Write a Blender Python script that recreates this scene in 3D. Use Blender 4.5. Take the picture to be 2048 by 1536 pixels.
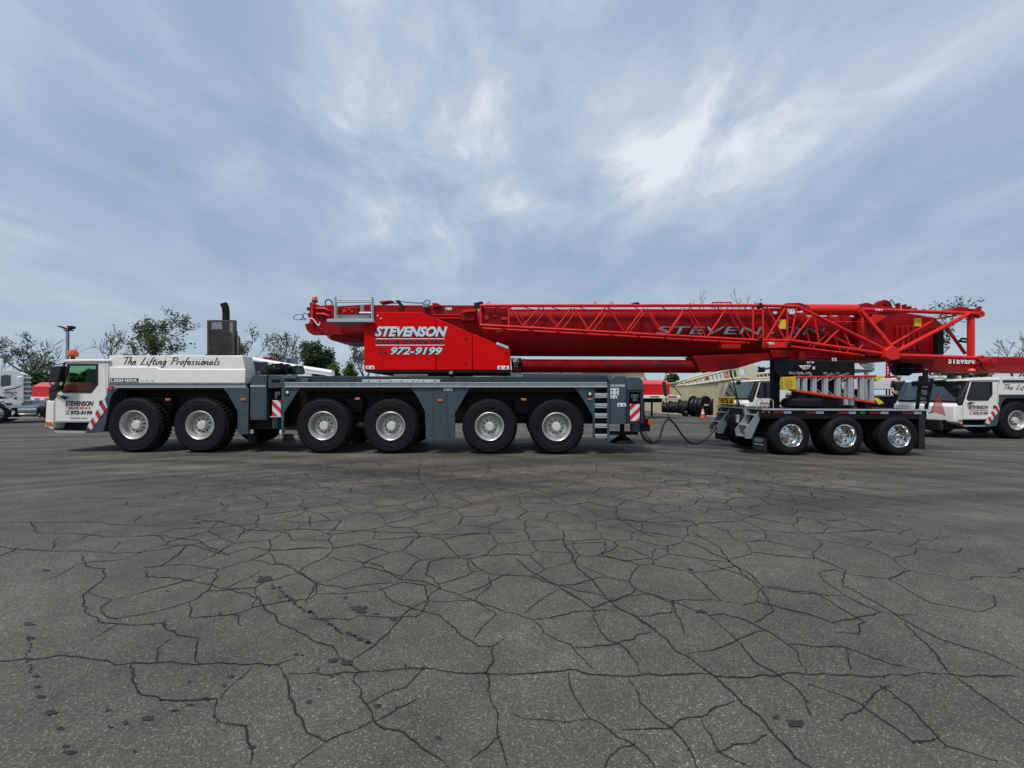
import bpy, math, random
from math import sin, cos, pi, radians, sqrt
from mathutils import Vector, Matrix, noise as mnoise
from mathutils.geometry import tessellate_polygon

random.seed(7)
scene = bpy.context.scene
for o in list(bpy.data.objects):
    bpy.data.objects.remove(o)
COL = scene.collection

# ------------------------------------------------------------------ camera
F, H, ROLL, PX, PY = 860.0, 1.6, 0.0043, 1024.0, 788.0      # focal length in photo pixels, eye height, roll, principal point
cam_d = bpy.data.cameras.new('camera')
cam = bpy.data.objects.new('camera', cam_d)
COL.objects.link(cam)
cam_d.sensor_width = 36.0
cam_d.lens = F / 2048 * 36.0
cam_d.shift_y = (PY - 768) / 2048
cam_d.clip_start = 0.05
cam_d.clip_end = 3000
cam.matrix_world = Matrix.Translation((0, 0, H)) @ Matrix.Rotation(-ROLL, 4, 'Y') @ Matrix.Rotation(pi / 2, 4, 'X')
scene.camera = cam

# ------------------------------------------------------------------ sky, sun, exposure
SUN_DIR = Vector((-0.28, -0.44, 1.0)).normalized()          # towards the veiled sun, high behind the camera and to the left
world = bpy.data.worlds.new('World')
scene.world = world
world.use_nodes = True
wn, wl = world.node_tree.nodes, world.node_tree.links
wn.clear()


def wnode(t, **kw):
    n = wn.new(t)
    for k, v in kw.items():
        setattr(n, k, v)
    return n


def wmath(op, a, b=None, c=None, clamp=False):
    n = wn.new('ShaderNodeMath')
    n.operation = op
    n.use_clamp = clamp
    for i, x in enumerate((a, b, c)):
        if x is None:
            continue
        if isinstance(x, (int, float)):
            n.inputs[i].default_value = x
        else:
            wl.new(x, n.inputs[i])
    return n.outputs[0]


w_out = wnode('ShaderNodeOutputWorld')
w_bg = wnode('ShaderNodeBackground')
w_bg.inputs['Strength'].default_value = 0.10
w_sky = wnode('ShaderNodeTexSky', sky_type='NISHITA', sun_disc=False)
w_sky.sun_elevation = math.asin(SUN_DIR.z)
w_sky.sun_rotation = math.atan2(SUN_DIR.x, SUN_DIR.y)
w_sky.air_density = 1.0
w_sky.dust_density = 2.0
tc = wnode('ShaderNodeTexCoord')
sep = wnode('ShaderNodeSeparateXYZ')
wl.new(tc.outputs['Generated'], sep.inputs[0])
dz = wmath('MAXIMUM', sep.outputs[2], 0.0)
den = wmath('ADD', dz, 0.16)
cx = wmath('DIVIDE', sep.outputs[0], den)
cy = wmath('DIVIDE', sep.outputs[1], den)
comb = wnode('ShaderNodeCombineXYZ')
wl.new(cx, comb.inputs[0])
wl.new(cy, comb.inputs[1])


def wnoise(rot, scl, loc, scale, detail, rough, dist):
    m = wnode('ShaderNodeMapping')
    m.inputs['Rotation'].default_value = (0, 0, radians(rot))
    m.inputs['Scale'].default_value = scl
    m.inputs['Location'].default_value = loc
    wl.new(comb.outputs[0], m.inputs[0])
    n = wnode('ShaderNodeTexNoise')
    n.inputs['Scale'].default_value = scale
    n.inputs['Detail'].default_value = detail
    n.inputs['Roughness'].default_value = rough
    n.inputs['Distortion'].default_value = dist
    wl.new(m.outputs[0], n.inputs['Vector'])
    return n.outputs['Fac']


n_soft = wnoise(-14, (1.45, 0.58, 1), (0.3, 0.1, 0), 0.95, 6, 0.55, 0.35)       # long soft streaks of high cloud
n_big = wnoise(10, (1, 1.2, 1), (2.1, 4.4, 0), 0.55, 3, 0.5, 0.2)
n_fine = wnoise(-22, (1.3, 0.9, 1), (5.0, 1.0, 0), 2.4, 10, 0.62, 0.5)
# brighter break in the cloud
glow_c = Vector((-170, F, 610)).normalized()
dot = wnode('ShaderNodeVectorMath', operation='DOT_PRODUCT')
nrm = wnode('ShaderNodeVectorMath', operation='NORMALIZE')
wl.new(tc.outputs['Generated'], nrm.inputs[0])
wl.new(nrm.outputs[0], dot.inputs[0])
dot.inputs[1].default_value = glow_c
dot2 = wnode('ShaderNodeVectorMath', operation='DOT_PRODUCT')
wl.new(nrm.outputs[0], dot2.inputs[0])
dot2.inputs[1].default_value = Vector((370, F, 480)).normalized()
glow = wmath('POWER', wmath('MAXIMUM', dot.outputs['Value'], 0.0), 18.0)
glow2 = wmath('POWER', wmath('MAXIMUM', dot2.outputs['Value'], 0.0), 60.0)
glow = wmath('ADD', glow, wmath('MULTIPLY', glow2, 0.55))
dens = wmath('ADD', wmath('MULTIPLY', n_soft, 0.95), wmath('MULTIPLY', n_big, 0.55))
dens = wmath('ADD', dens, wmath('MULTIPLY', n_fine, 0.42))
dens = wmath('ADD', dens, wmath('MULTIPLY', wmath('MULTIPLY', glow, wmath('SUBTRACT', n_fine, 0.16)), 0.62))
bright = wmath('MULTIPLY', wmath('SUBTRACT', dens, 0.78), 1.85, clamp=True)
rmp = wnode('ShaderNodeValToRGB')
wl.new(bright, rmp.inputs[0])
el = rmp.color_ramp.elements
el[0].position, el[0].color = 0.0, (0.280, 0.378, 0.550, 1)
el[1].position, el[1].color = 1.0, (0.78, 0.83, 0.90, 1)
e = rmp.color_ramp.elements.new(0.42)
e.color = (0.385, 0.480, 0.630, 1)
e = rmp.color_ramp.elements.new(0.72)
e.color = (0.515, 0.605, 0.715, 1)
# even pale veil near the horizon
veil = wmath('SUBTRACT', 1.0, wmath('MULTIPLY', dz, 2.3), clamp=True)
veil = wmath('MULTIPLY', wmath('POWER', veil, 1.6), 0.85)
mixv = wnode('ShaderNodeMix', data_type='RGBA')
wl.new(veil, mixv.inputs[0])
wl.new(rmp.outputs[0], mixv.inputs[6])
mixv.inputs[7].default_value = (0.450, 0.552, 0.630, 1)
sc10 = wnode('ShaderNodeMix', data_type='RGBA', blend_type='MULTIPLY')
sc10.inputs[0].default_value = 1.0
wl.new(mixv.outputs[2], sc10.inputs[6])
sc10.inputs[7].default_value = (10.4, 10.4, 10.4, 1)
mixs = wnode('ShaderNodeMix', data_type='RGBA')
mixs.inputs[0].default_value = 0.93
wl.new(w_sky.outputs[0], mixs.inputs[6])
wl.new(sc10.outputs[2], mixs.inputs[7])
wl.new(mixs.outputs[2], w_bg.inputs['Color'])
wl.new(w_bg.outputs[0], w_out.inputs[0])

sun_d = bpy.data.lights.new('sun', 'SUN')
sun_d.energy = 3.3
sun_d.angle = radians(13)
sun_d.color = (1.0, 0.97, 0.92)
sun = bpy.data.objects.new('sun', sun_d)
COL.objects.link(sun)
sun.rotation_euler = SUN_DIR.to_track_quat('Z', 'Y').to_euler()
sun.location = SUN_DIR * 60

vs = scene.view_settings
vs.view_transform = 'Standard'
vs.look = 'None'
vs.exposure = 0.0
vs.gamma = 1.0
vs.use_curve_mapping = False
scene.cycles.max_bounces = 6
scene.cycles.transparent_max_bounces = 12
scene.cycles.use_adaptive_sampling = True
scene.cycles.use_denoising = True


# ------------------------------------------------------------------ helpers
def W(px, py, Y):
    """the point at distance Y that the photograph shows at pixel (px, py)"""
    u, v = px - PX, PY - py
    return Vector(((u * cos(ROLL) - v * sin(ROLL)) * Y / F, Y, H + (u * sin(ROLL) + v * cos(ROLL)) * Y / F))


def G(px, py, z=0.0):
    """the point on the ground at pixel (px, py)"""
    u, v = px - PX, PY - py
    d = -(u * sin(ROLL) + v * cos(ROLL))
    Y = (H - z) * F / d
    return Vector(((u * cos(ROLL) - v * sin(ROLL)) * Y / F, Y, z))


MATS = {}


def mat(name, col, rough=0.5, metal=0.0, var=0.10, scale=5.0, bump=0.0, bscale=60.0, coat=0.0, dirt=0.0, spec=0.5, dirtcol=(0.10, 0.09, 0.08)):
    if name in MATS:
        return MATS[name]
    m = bpy.data.materials.new(name)
    m.use_nodes = True
    nt = m.node_tree
    b = nt.nodes['Principled BSDF']
    t = nt.nodes.new('ShaderNodeTexCoord')
    n = nt.nodes.new('ShaderNodeTexNoise')
    n.inputs['Scale'].default_value = scale
    n.inputs['Detail'].default_value = 6
    n.inputs['Roughness'].default_value = 0.62
    nt.links.new(t.outputs['Object'], n.inputs['Vector'])
    mr = nt.nodes.new('ShaderNodeMapRange')
    mr.inputs[1].default_value = 0.3
    mr.inputs[2].default_value = 0.7
    mr.inputs[3].default_value = 1 - var
    mr.inputs[4].default_value = 1 + var
    nt.links.new(n.outputs['Fac'], mr.inputs[0])
    hs = nt.nodes.new('ShaderNodeHueSaturation')
    hs.inputs['Color'].default_value = (*col, 1)
    oi = nt.nodes.new('ShaderNodeObjectInfo')
    orr = nt.nodes.new('ShaderNodeMapRange')
    orr.inputs[3].default_value = 0.95
    orr.inputs[4].default_value = 1.05
    nt.links.new(oi.outputs['Random'], orr.inputs[0])
    om = nt.nodes.new('ShaderNodeMath')
    om.operation = 'MULTIPLY'
    nt.links.new(mr.outputs[0], om.inputs[0])
    nt.links.new(orr.outputs[0], om.inputs[1])
    nt.links.new(om.outputs[0], hs.inputs['Value'])
    last = hs.outputs[0]
    if dirt > 0:
        n2 = nt.nodes.new('ShaderNodeTexNoise')
        n2.inputs['Scale'].default_value = scale * 0.6
        n2.inputs['Detail'].default_value = 9
        n2.inputs['Roughness'].default_value = 0.7
        nt.links.new(t.outputs['Object'], n2.inputs['Vector'])
        r2 = nt.nodes.new('ShaderNodeMapRange')
        r2.inputs[1].default_value = 0.48
        r2.inputs[2].default_value = 0.75
        r2.inputs[3].default_value = 0.0
        r2.inputs[4].default_value = dirt
        nt.links.new(n2.outputs['Fac'], r2.inputs[0])
        mx = nt.nodes.new('ShaderNodeMix')
        mx.data_type = 'RGBA'
        nt.links.new(r2.outputs[0], mx.inputs[0])
        nt.links.new(last, mx.inputs[6])
        mx.inputs[7].default_value = (*dirtcol, 1)
        last = mx.outputs[2]
    nt.links.new(last, b.inputs['Base Color'])
    rr = nt.nodes.new('ShaderNodeMapRange')
    rr.inputs[1].default_value = 0.3
    rr.inputs[2].default_value = 0.7
    rr.inputs[3].default_value = max(0.02, rough - 0.07)
    rr.inputs[4].default_value = min(1.0, rough + 0.1)
    nt.links.new(n.outputs['Fac'], rr.inputs[0])
    nt.links.new(rr.outputs[0], b.inputs['Roughness'])
    b.inputs['Metallic'].default_value = metal
    b.inputs['Specular IOR Level'].default_value = spec
    b.inputs['Coat Weight'].default_value = coat
    b.inputs['Coat Roughness'].default_value = 0.12
    if bump > 0:
        nb = nt.nodes.new('ShaderNodeTexNoise')
        nb.inputs['Scale'].default_value = bscale
        nb.inputs['Detail'].default_value = 4
        nt.links.new(t.outputs['Object'], nb.inputs['Vector'])
        bp = nt.nodes.new('ShaderNodeBump')
        bp.inputs['Strength'].default_value = bump
        bp.inputs['Distance'].default_value = 0.02
        nt.links.new(nb.outputs['Fac'], bp.inputs['Height'])
        nt.links.new(bp.outputs[0], b.inputs['Normal'])
    MATS[name] = m
    return m


def glass(name, tint, refl=0.06):
    if name in MATS:
        return MATS[name]
    m = bpy.data.materials.new(name)
    m.use_nodes = True
    nt = m.node_tree
    nt.nodes.clear()
    out = nt.nodes.new('ShaderNodeOutputMaterial')
    tr = nt.nodes.new('ShaderNodeBsdfTransparent')
    tr.inputs[0].default_value = (*tint, 1)
    gl = nt.nodes.new('ShaderNodeBsdfGlossy')
    gl.inputs['Roughness'].default_value = 0.03
    lw_ = nt.nodes.new('ShaderNodeLayerWeight')
    lw_.inputs[0].default_value = 0.5
    pw = nt.nodes.new('ShaderNodeMath')
    pw.operation = 'POWER'
    pw.inputs[1].default_value = 4.0
    nt.links.new(lw_.outputs['Facing'], pw.inputs[0])
    ad = nt.nodes.new('ShaderNodeMath')
    ad.operation = 'MULTIPLY_ADD'
    ad.inputs[1].default_value = 0.6
    ad.inputs[2].default_value = refl
    nt.links.new(pw.outputs[0], ad.inputs[0])
    mx = nt.nodes.new('ShaderNodeMixShader')
    nt.links.new(ad.outputs[0], mx.inputs[0])
    nt.links.new(tr.outputs[0], mx.inputs[1])
    nt.links.new(gl.outputs[0], mx.inputs[2])
    nt.links.new(mx.outputs[0], out.inputs[0])
    MATS[name] = m
    return m


def stripes(name, ca, cb, freq, ang):
    """diagonal red and white warning stripes"""
    m = bpy.data.materials.new(name)
    m.use_nodes = True
    nt = m.node_tree
    b = nt.nodes['Principled BSDF']
    t = nt.nodes.new('ShaderNodeTexCoord')
    mp = nt.nodes.new('ShaderNodeMapping')
    mp.inputs['Rotation'].default_value = (0, radians(ang), 0)
    nt.links.new(t.outputs['Object'], mp.inputs[0])
    s = nt.nodes.new('ShaderNodeSeparateXYZ')
    nt.links.new(mp.outputs[0], s.inputs[0])
    a = nt.nodes.new('ShaderNodeMath')
    a.operation = 'MULTIPLY_ADD'
    a.inputs[1].default_value = freq
    a.inputs[2].default_value = 100.13
    nt.links.new(s.outputs[0], a.inputs[0])
    f = nt.nodes.new('ShaderNodeMath')
    f.operation = 'FRACT'
    nt.links.new(a.outputs[0], f.inputs[0])
    g = nt.nodes.new('ShaderNodeMath')
    g.operation = 'GREATER_THAN'
    g.inputs[1].default_value = 0.5
    nt.links.new(f.outputs[0], g.inputs[0])
    mx = nt.nodes.new('ShaderNodeMix')
    mx.data_type = 'RGBA'
    nt.links.new(g.outputs[0], mx.inputs[0])
    mx.inputs[6].default_value = (*ca, 1)
    mx.inputs[7].default_value = (*cb, 1)
    nt.links.new(mx.outputs[2], b.inputs['Base Color'])
    b.inputs['Roughness'].default_value = 0.4
    return m


RED = mat('red paint', (0.60, 0.0010, 0.0012), 0.45, var=0.06, coat=0.0, dirt=0.10, dirtcol=(0.30, 0.01, 0.008), spec=0.12)
RED2 = mat('darkened boom red', (0.285, 0.002, 0.004), 0.45, var=0.12, coat=0.0, dirt=0.3, dirtcol=(0.11, 0.006, 0.006), spec=0.2)  # crane red darkened, shade behind the lattice put into the colour
REDT = mat('highlit jib red', (0.66, 0.018, 0.014), 0.36, var=0.08, coat=0.0, dirt=0.15, dirtcol=(0.2, 0.012, 0.012), spec=0.3)  # crane red lightened, so the tubes carry their highlights as colour
REDB = mat('red toolbox paint', (0.60, 0.006, 0.010), 0.30, var=0.05, coat=0.5)
WHITE = mat('white paint', (0.79, 0.765, 0.70), 0.38, var=0.03, coat=0.25, dirt=0.10, dirtcol=(0.38, 0.35, 0.30))
WHITE2 = mat('clean white paint', (0.76, 0.77, 0.77), 0.35, var=0.03, coat=0.25, dirt=0.06, dirtcol=(0.4, 0.38, 0.34))
SLATE = mat('slate grey paint', (0.040, 0.062, 0.078), 0.42, var=0.08, coat=0.15, dirt=0.14, dirtcol=(0.075, 0.085, 0.09))
SLATED = mat('dark slate paint', (0.018, 0.026, 0.034), 0.5, var=0.15, dirt=0.2, dirtcol=(0.04, 0.04, 0.04))
BLACK = mat('black steel', (0.0055, 0.0055, 0.0065), 0.55, var=0.25, dirt=0.25, dirtcol=(0.016, 0.015, 0.014), spec=0.25)  # very low base puts the deep shadow of the frame into the colour
PLAST = mat('black plastic', (0.012, 0.012, 0.013), 0.38, var=0.15)
RUBBER = mat('tyre rubber', (0.0060, 0.0060, 0.0075), 0.75, var=0.2, scale=9, bump=0.25, bscale=90, dirt=0.25, dirtcol=(0.015, 0.0145, 0.014), spec=0.22)
ALU = mat('brushed aluminium', (0.62, 0.63, 0.63), 0.42, 0.75, var=0.08, dirt=0.18, dirtcol=(0.3, 0.29, 0.27))
ALUP = mat('pale aluminium trim', (0.42, 0.45, 0.47), 0.42, 0.3, var=0.05, dirt=0.12, dirtcol=(0.25, 0.25, 0.24))
RIM = mat('silver wheel paint', (0.52, 0.51, 0.47), 0.36, 0.55, var=0.10, dirt=0.35, dirtcol=(0.2, 0.18, 0.15))
RIMDK = mat('dusty hub', (0.62, 0.60, 0.55), 0.6, 0.1, var=0.12, dirt=0.35, dirtcol=(0.25, 0.22, 0.18))
CHROME = mat('polished chrome', (0.66, 0.66, 0.65), 0.17, 1.0, var=0.10, dirt=0.2, dirtcol=(0.25, 0.24, 0.22))
GREYST = mat('galvanised steel', (0.26, 0.28, 0.30), 0.5, 0.4, var=0.15, dirt=0.25, dirtcol=(0.12, 0.11, 0.10))
TAN = mat('tan paint', (0.56, 0.50, 0.36), 0.6, var=0.08, dirt=0.25, dirtcol=(0.3, 0.25, 0.17))
SHED = mat('beige sheet metal', (0.50, 0.45, 0.285), 0.6, var=0.06, dirt=0.2, dirtcol=(0.3, 0.25, 0.16), scale=1.2)
YELLOW = mat('yellow paint', (0.72, 0.50, 0.01), 0.45, var=0.08)
AMBER = mat('amber lens', (0.55, 0.10, 0.008), 0.2, var=0.1, coat=0.5)
ORANGE = mat('orange plastic', (0.70, 0.085, 0.02), 0.5, var=0.08)
LADDERO = mat('orange fibreglass', (0.55, 0.045, 0.02), 0.45, var=0.1)
DECALW = mat('white decal', (0.74, 0.76, 0.78), 0.4, var=0.03)
DECALB = mat('light blue white decal', (0.60, 0.66, 0.72), 0.4, var=0.08, scale=3)
DECALK = mat('black decal', (0.008, 0.008, 0.010), 0.45, var=0.1)
DECALR = mat('red decal', (0.58, 0.03, 0.02), 0.45, var=0.1)
GREEN_TAPE = mat('green lamp lens', (0.02, 0.30, 0.06), 0.3)
TAPER = mat('red reflective tape', (0.38, 0.008, 0.02), 0.35, var=0.1)
DRED = mat('dark red seat cloth', (0.20, 0.02, 0.015), 0.8)
SKIN = mat('skin', (0.50, 0.28, 0.20), 0.55)
SHIRT = mat('black cotton', (0.010, 0.010, 0.013), 0.85)
JEAN = mat('dark denim', (0.03, 0.04, 0.07), 0.85)
HAIR = mat('grey hair', (0.25, 0.22, 0.20), 0.7)
BARK = mat('bark', (0.085, 0.070, 0.055), 0.9, var=0.3)
WOOD = mat('weathered timber', (0.34, 0.28, 0.20), 0.8, var=0.25, dirt=0.3)
CONC = mat('concrete', (0.35, 0.33, 0.30), 0.85, var=0.15)
SOOT = mat('sooty exhaust steel', (0.085, 0.075, 0.065), 0.6, 0.2, var=0.4, dirt=0.5, dirtcol=(0.13, 0.11, 0.085))
STRIPE_A = stripes('red white chevron falling', (0.55, 0.02, 0.03), (0.62, 0.66, 0.70), 5.2, 45)
STRIPE_B = stripes('red white chevron rising', (0.55, 0.02, 0.03), (0.62, 0.66, 0.70), 5.2, -45)
GLASS = glass('green tinted glass', (0.72, 0.86, 0.76), 0.015)
GLASSD = glass('dark tinted glass', (0.30, 0.40, 0.40), 0.05)
GLASSB = glass('pale blue glass', (0.55, 0.68, 0.68), 0.12)
REDGL = mat('translucent red plastic', (0.42, 0.05, 0.06), 0.5)
REDGL.node_tree.nodes['Principled BSDF'].inputs['Alpha'].default_value = 0.5


def foliage(name, col, var=0.35, trans=0.25):
    m = bpy.data.materials.new(name)
    m.use_nodes = True
    nt = m.node_tree
    b = nt.nodes['Principled BSDF']
    g = nt.nodes.new('ShaderNodeNewGeometry')
    mr = nt.nodes.new('ShaderNodeMapRange')
    mr.inputs[3].default_value = 1 - var
    mr.inputs[4].default_value = 1 + var
    nt.links.new(g.outputs['Random Per Island'], mr.inputs[0])
    hs = nt.nodes.new('ShaderNodeHueSaturation')
    hs.inputs['Color'].default_value = (*col, 1)
    nt.links.new(mr.outputs[0], hs.inputs['Value'])
    mr2 = nt.nodes.new('ShaderNodeMapRange')
    mr2.inputs[3].default_value = 0.47
    mr2.inputs[4].default_value = 0.53
    nt.links.new(g.outputs['Random Per Island'], mr2.inputs[0])
    nt.links.new(mr2.outputs[0], hs.inputs['Hue'])
    nt.links.new(hs.outputs[0], b.inputs['Base Color'])
    b.inputs['Roughness'].default_value = 0.6
    tl = nt.nodes.new('ShaderNodeBsdfTranslucent')
    nt.links.new(hs.outputs[0], tl.inputs[0])
    mx = nt.nodes.new('ShaderNodeMixShader')
    mx.inputs[0].default_value = trans
    nt.links.new(b.outputs[0], mx.inputs[1])
    nt.links.new(tl.outputs[0], mx.inputs[2])
    nt.links.new(mx.outputs[0], nt.nodes['Material Output'].inputs[0])
    return m


LEAF = foliage('olive leaves', (0.080, 0.105, 0.035))
LEAFD = foliage('dark green leaves', (0.034, 0.080, 0.022))
LEAFL = foliage('bright green leaves', (0.085, 0.135, 0.012))

WO = {}          # builder origin of each object
XF = [None]      # current transform from builder to local coordinates


def thing(name, label, cat, loc, rotz=0.0, group=None, local=False):
    o = bpy.data.objects.new(name, None)
    COL.objects.link(o)
    o.location = loc
    o.rotation_euler = (0, 0, rotz)
    o.empty_display_size = 0.2
    WO[o] = Vector((0, 0, 0)) if local else Vector(loc)
    tag(o, label, cat, group)
    return o


def tag(o, label=None, cat=None, group=None, kind=None):
    if label:
        o['label'] = label
    if cat:
        o['category'] = cat
    if group:
        o['group'] = group
    if kind:
        o['kind'] = kind
    return o


def add_obj(name, me, parent, c):
    o = bpy.data.objects.new(name, me)
    COL.objects.link(o)
    if parent is not None:
        o.parent = parent
        o.location = c - WO[parent]
    else:
        o.location = c
    WO[o] = c.copy()
    return o


class MB:
    def __init__(s):
        s.v, s.f = [], []

    def poly(s, vs, fs):
        k = len(s.v)
        s.v += [Vector(p) for p in vs]
        s.f += [tuple(i + k for i in f) for f in fs]
        return s

    def box(s, x0, x1, y0, y1, z0, z1):
        vs = [(x, y, z) for z in (z0, z1) for y in (y0, y1) for x in (x0, x1)]
        return s.poly(vs, [(0, 2, 3, 1), (4, 5, 7, 6), (0, 1, 5, 4), (2, 6, 7, 3), (0, 4, 6, 2), (1, 3, 7, 5)])

    def prism(s, loops, y0, y1):
        """loops of (x, z); the first is the outline, the others holes; extruded along y"""
        loops = [list(l) for l in loops]
        tri = tessellate_polygon([[Vector((a, b, 0)) for a, b in l] for l in loops])
        flat = [p for l in loops for p in l]
        n = len(flat)
        vs = [(a, y0, b) for a, b in flat] + [(a, y1, b) for a, b in flat]
        fs = []
        if len(loops) == 1:
            fs = [tuple(range(n)), tuple(n + i for i in reversed(range(n)))]
        else:
            fs = [t for t in tri] + [tuple(n + i for i in reversed(t)) for t in tri]
        k = 0
        for l in loops:
            m = len(l)
            for i in range(m):
                j = (i + 1) % m
                fs.append((k + i, n + k + i, n + k + j, k + j))
            k += m
        return s.poly(vs, fs)

    def px(s, pts, Y0, Y1, holes=()):
        """an outline read at distance Y0, extruded straight back to Y1"""
        return s.prism([[(W(a, b, Y0).x, W(a, b, Y0).z) for a, b in l] for l in (pts, *holes)], Y0, Y1)

    def rect(s, x0, y0, x1, y1, Y0, Y1):
        return s.px([(x0, y0), (x1, y0), (x1, y1), (x0, y1)], Y0, Y1)

    def xprism(s, pts, x0, x1, ends=None):
        """profile of (y, z) extruded along x"""
        n = len(pts)
        e = ends or pts
        vs = [(x0, a, b) for a, b in pts] + [(x1, a, b) for a, b in e]
        fs = [tuple(reversed(range(n))), tuple(n + i for i in range(n))]
        for i in range(n):
            j = (i + 1) % n
            fs.append((i, j, n + j, n + i))
        return s.poly(vs, fs)

    def tube(s, pts, r, n=8, caps=True):
        pts = [Vector(p) for p in pts]
        rs = r if isinstance(r, (list, tuple)) else [r] * len(pts)
        rings = []
        up = None
        for i, p in enumerate(pts):
            d = (pts[min(i + 1, len(pts) - 1)] - pts[max(i - 1, 0)])
            if d.length < 1e-9:
                d = Vector((0, 0, 1))
            d.normalize()
            if up is None:
                up = d.orthogonal().normalized()
            up = (up - d * up.dot(d))
            up = up.normalized() if up.length > 1e-6 else d.orthogonal().normalized()
            b = d.cross(up)
            rings.append([p + (up * cos(2 * pi * k / n) + b * sin(2 * pi * k / n)) * rs[i] for k in range(n)])
        k = len(s.v)
        for g in rings:
            s.v += g
        for i in range(len(rings) - 1):
            for j in range(n):
                a, b2 = k + i * n + j, k + i * n + (j + 1) % n
                s.f.append((a, b2, b2 + n, a + n))
        if caps:
            s.f.append(tuple(k + j for j in reversed(range(n))))
            s.f.append(tuple(k + (len(rings) - 1) * n + j for j in range(n)))
        return s

    def lathe(s, prof, c, axis='y', n=32, close=False, caps=True):
        """profile of (radius, along axis)"""
        k = len(s.v)
        m = len(prof)
        for r, t in prof:
            for i in range(n):
                a = 2 * pi * i / n
                if axis == 'y':
                    p = (c[0] + r * cos(a), c[1] + t, c[2] + r * sin(a))
                elif axis == 'z':
                    p = (c[0] + r * cos(a), c[1] + r * sin(a), c[2] + t)
                else:
                    p = (c[0] + t, c[1] + r * cos(a), c[2] + r * sin(a))
                s.v.append(Vector(p))
        for q in range(m if close else m - 1):
            q2 = (q + 1) % m
            for i in range(n):
                j = (i + 1) % n
                s.f.append((k + q * n + i, k + q * n + j, k + q2 * n + j, k + q2 * n + i))
        if not close and caps:
            if prof[0][0] > 1e-4:
                s.f.append(tuple(k + i for i in range(n)))
            if prof[-1][0] > 1e-4:
                s.f.append(tuple(k + (m - 1) * n + i for i in reversed(range(n))))
        return s

    def sphere(s, c, r, sc=(1, 1, 1), n=12, m=8):
        k = len(s.v)
        for i in range(m + 1):
            t = pi * i / m
            for j in range(n):
                a = 2 * pi * j / n
                s.v.append(Vector((c[0] + r * sc[0] * sin(t) * cos(a), c[1] + r * sc[1] * sin(t) * sin(a), c[2] + r * sc[2] * cos(t))))
        for i in range(m):
            for j in range(n):
                a, b = k + i * n + j, k + i * n + (j + 1) % n
                s.f.append((a, b, b + n, a + n))
        return s

    def mesh(s, name, m, c, smooth):
        me = bpy.data.meshes.new(name)
        me.from_pydata([v - c for v in s.v], [], s.f)
        me.validate()
        import bmesh
        bm = bmesh.new()
        bm.from_mesh(me)
        bmesh.ops.recalc_face_normals(bm, faces=bm.faces)
        bm.to_mesh(me)
        bm.free()
        me.materials.append(m)
        if smooth:
            me.polygons.foreach_set('use_smooth', [True] * len(me.polygons))
            me.set_sharp_from_angle(angle=radians(38))
        return me

    def build(s, name, m, parent=None, bevel=0.0, smooth=True):
        if XF[0]:
            s.v = [XF[0](v) for v in s.v]
        lo = Vector([min(v[i] for v in s.v) for i in range(3)])
        hi = Vector([max(v[i] for v in s.v) for i in range(3)])
        c = (lo + hi) / 2
        o = add_obj(name, s.mesh(name, m, c, smooth), parent, c)
        if bevel:
            b = o.modifiers.new('bevel', 'BEVEL')
            b.width = bevel
            b.segments = 2
            b.limit_method = 'ANGLE'
            b.angle_limit = radians(40)
        return o


def copy_obj(src, parent, c):
    o = src.copy()
    COL.objects.link(o)
    o.parent = parent
    o.location = c - WO[parent]
    WO[o] = c.copy()
    return o


def lettering(body, rect, Y, m, parent, name='lettering', shear=0.0, bold=0.0, thick=0.004, xz=None):
    """text fitted to a pixel rectangle (or xz rectangle) on the plane at distance Y, facing -y"""
    cu = bpy.data.curves.new('t', 'FONT')
    cu.body = body
    cu.shear = shear
    cu.offset = bold
    cu.resolution_u = 3
    ob = bpy.data.objects.new('t', cu)
    COL.objects.link(ob)
    dg = bpy.context.evaluated_depsgraph_get()
    me = bpy.data.meshes.new_from_object(ob.evaluated_get(dg))
    COL.objects.unlink(ob)
    vs = [v.co.copy() for v in me.vertices]
    fs = [tuple(p.vertices) for p in me.polygons]
    bpy.data.objects.remove(ob)
    bpy.data.curves.remove(cu)
    x0, x1 = min(v.x for v in vs), max(v.x for v in vs)
    z0, z1 = min(v.y for v in vs), max(v.y for v in vs)
    if xz is None:
        a, b = W(rect[0], rect[3], Y), W(rect[2], rect[1], Y)
        X0, X1, Z0, Z1 = a.x, b.x, a.z, b.z
    else:
        X0, X1, Z0, Z1 = xz
    mb = MB()
    mb.poly([(X0 + (v.x - x0) / (x1 - x0) * (X1 - X0), Y, Z0 + (v.y - z0) / (z1 - z0) * (Z1 - Z0)) for v in vs], fs)
    return mb.build(name, m, parent, smooth=False)


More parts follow.
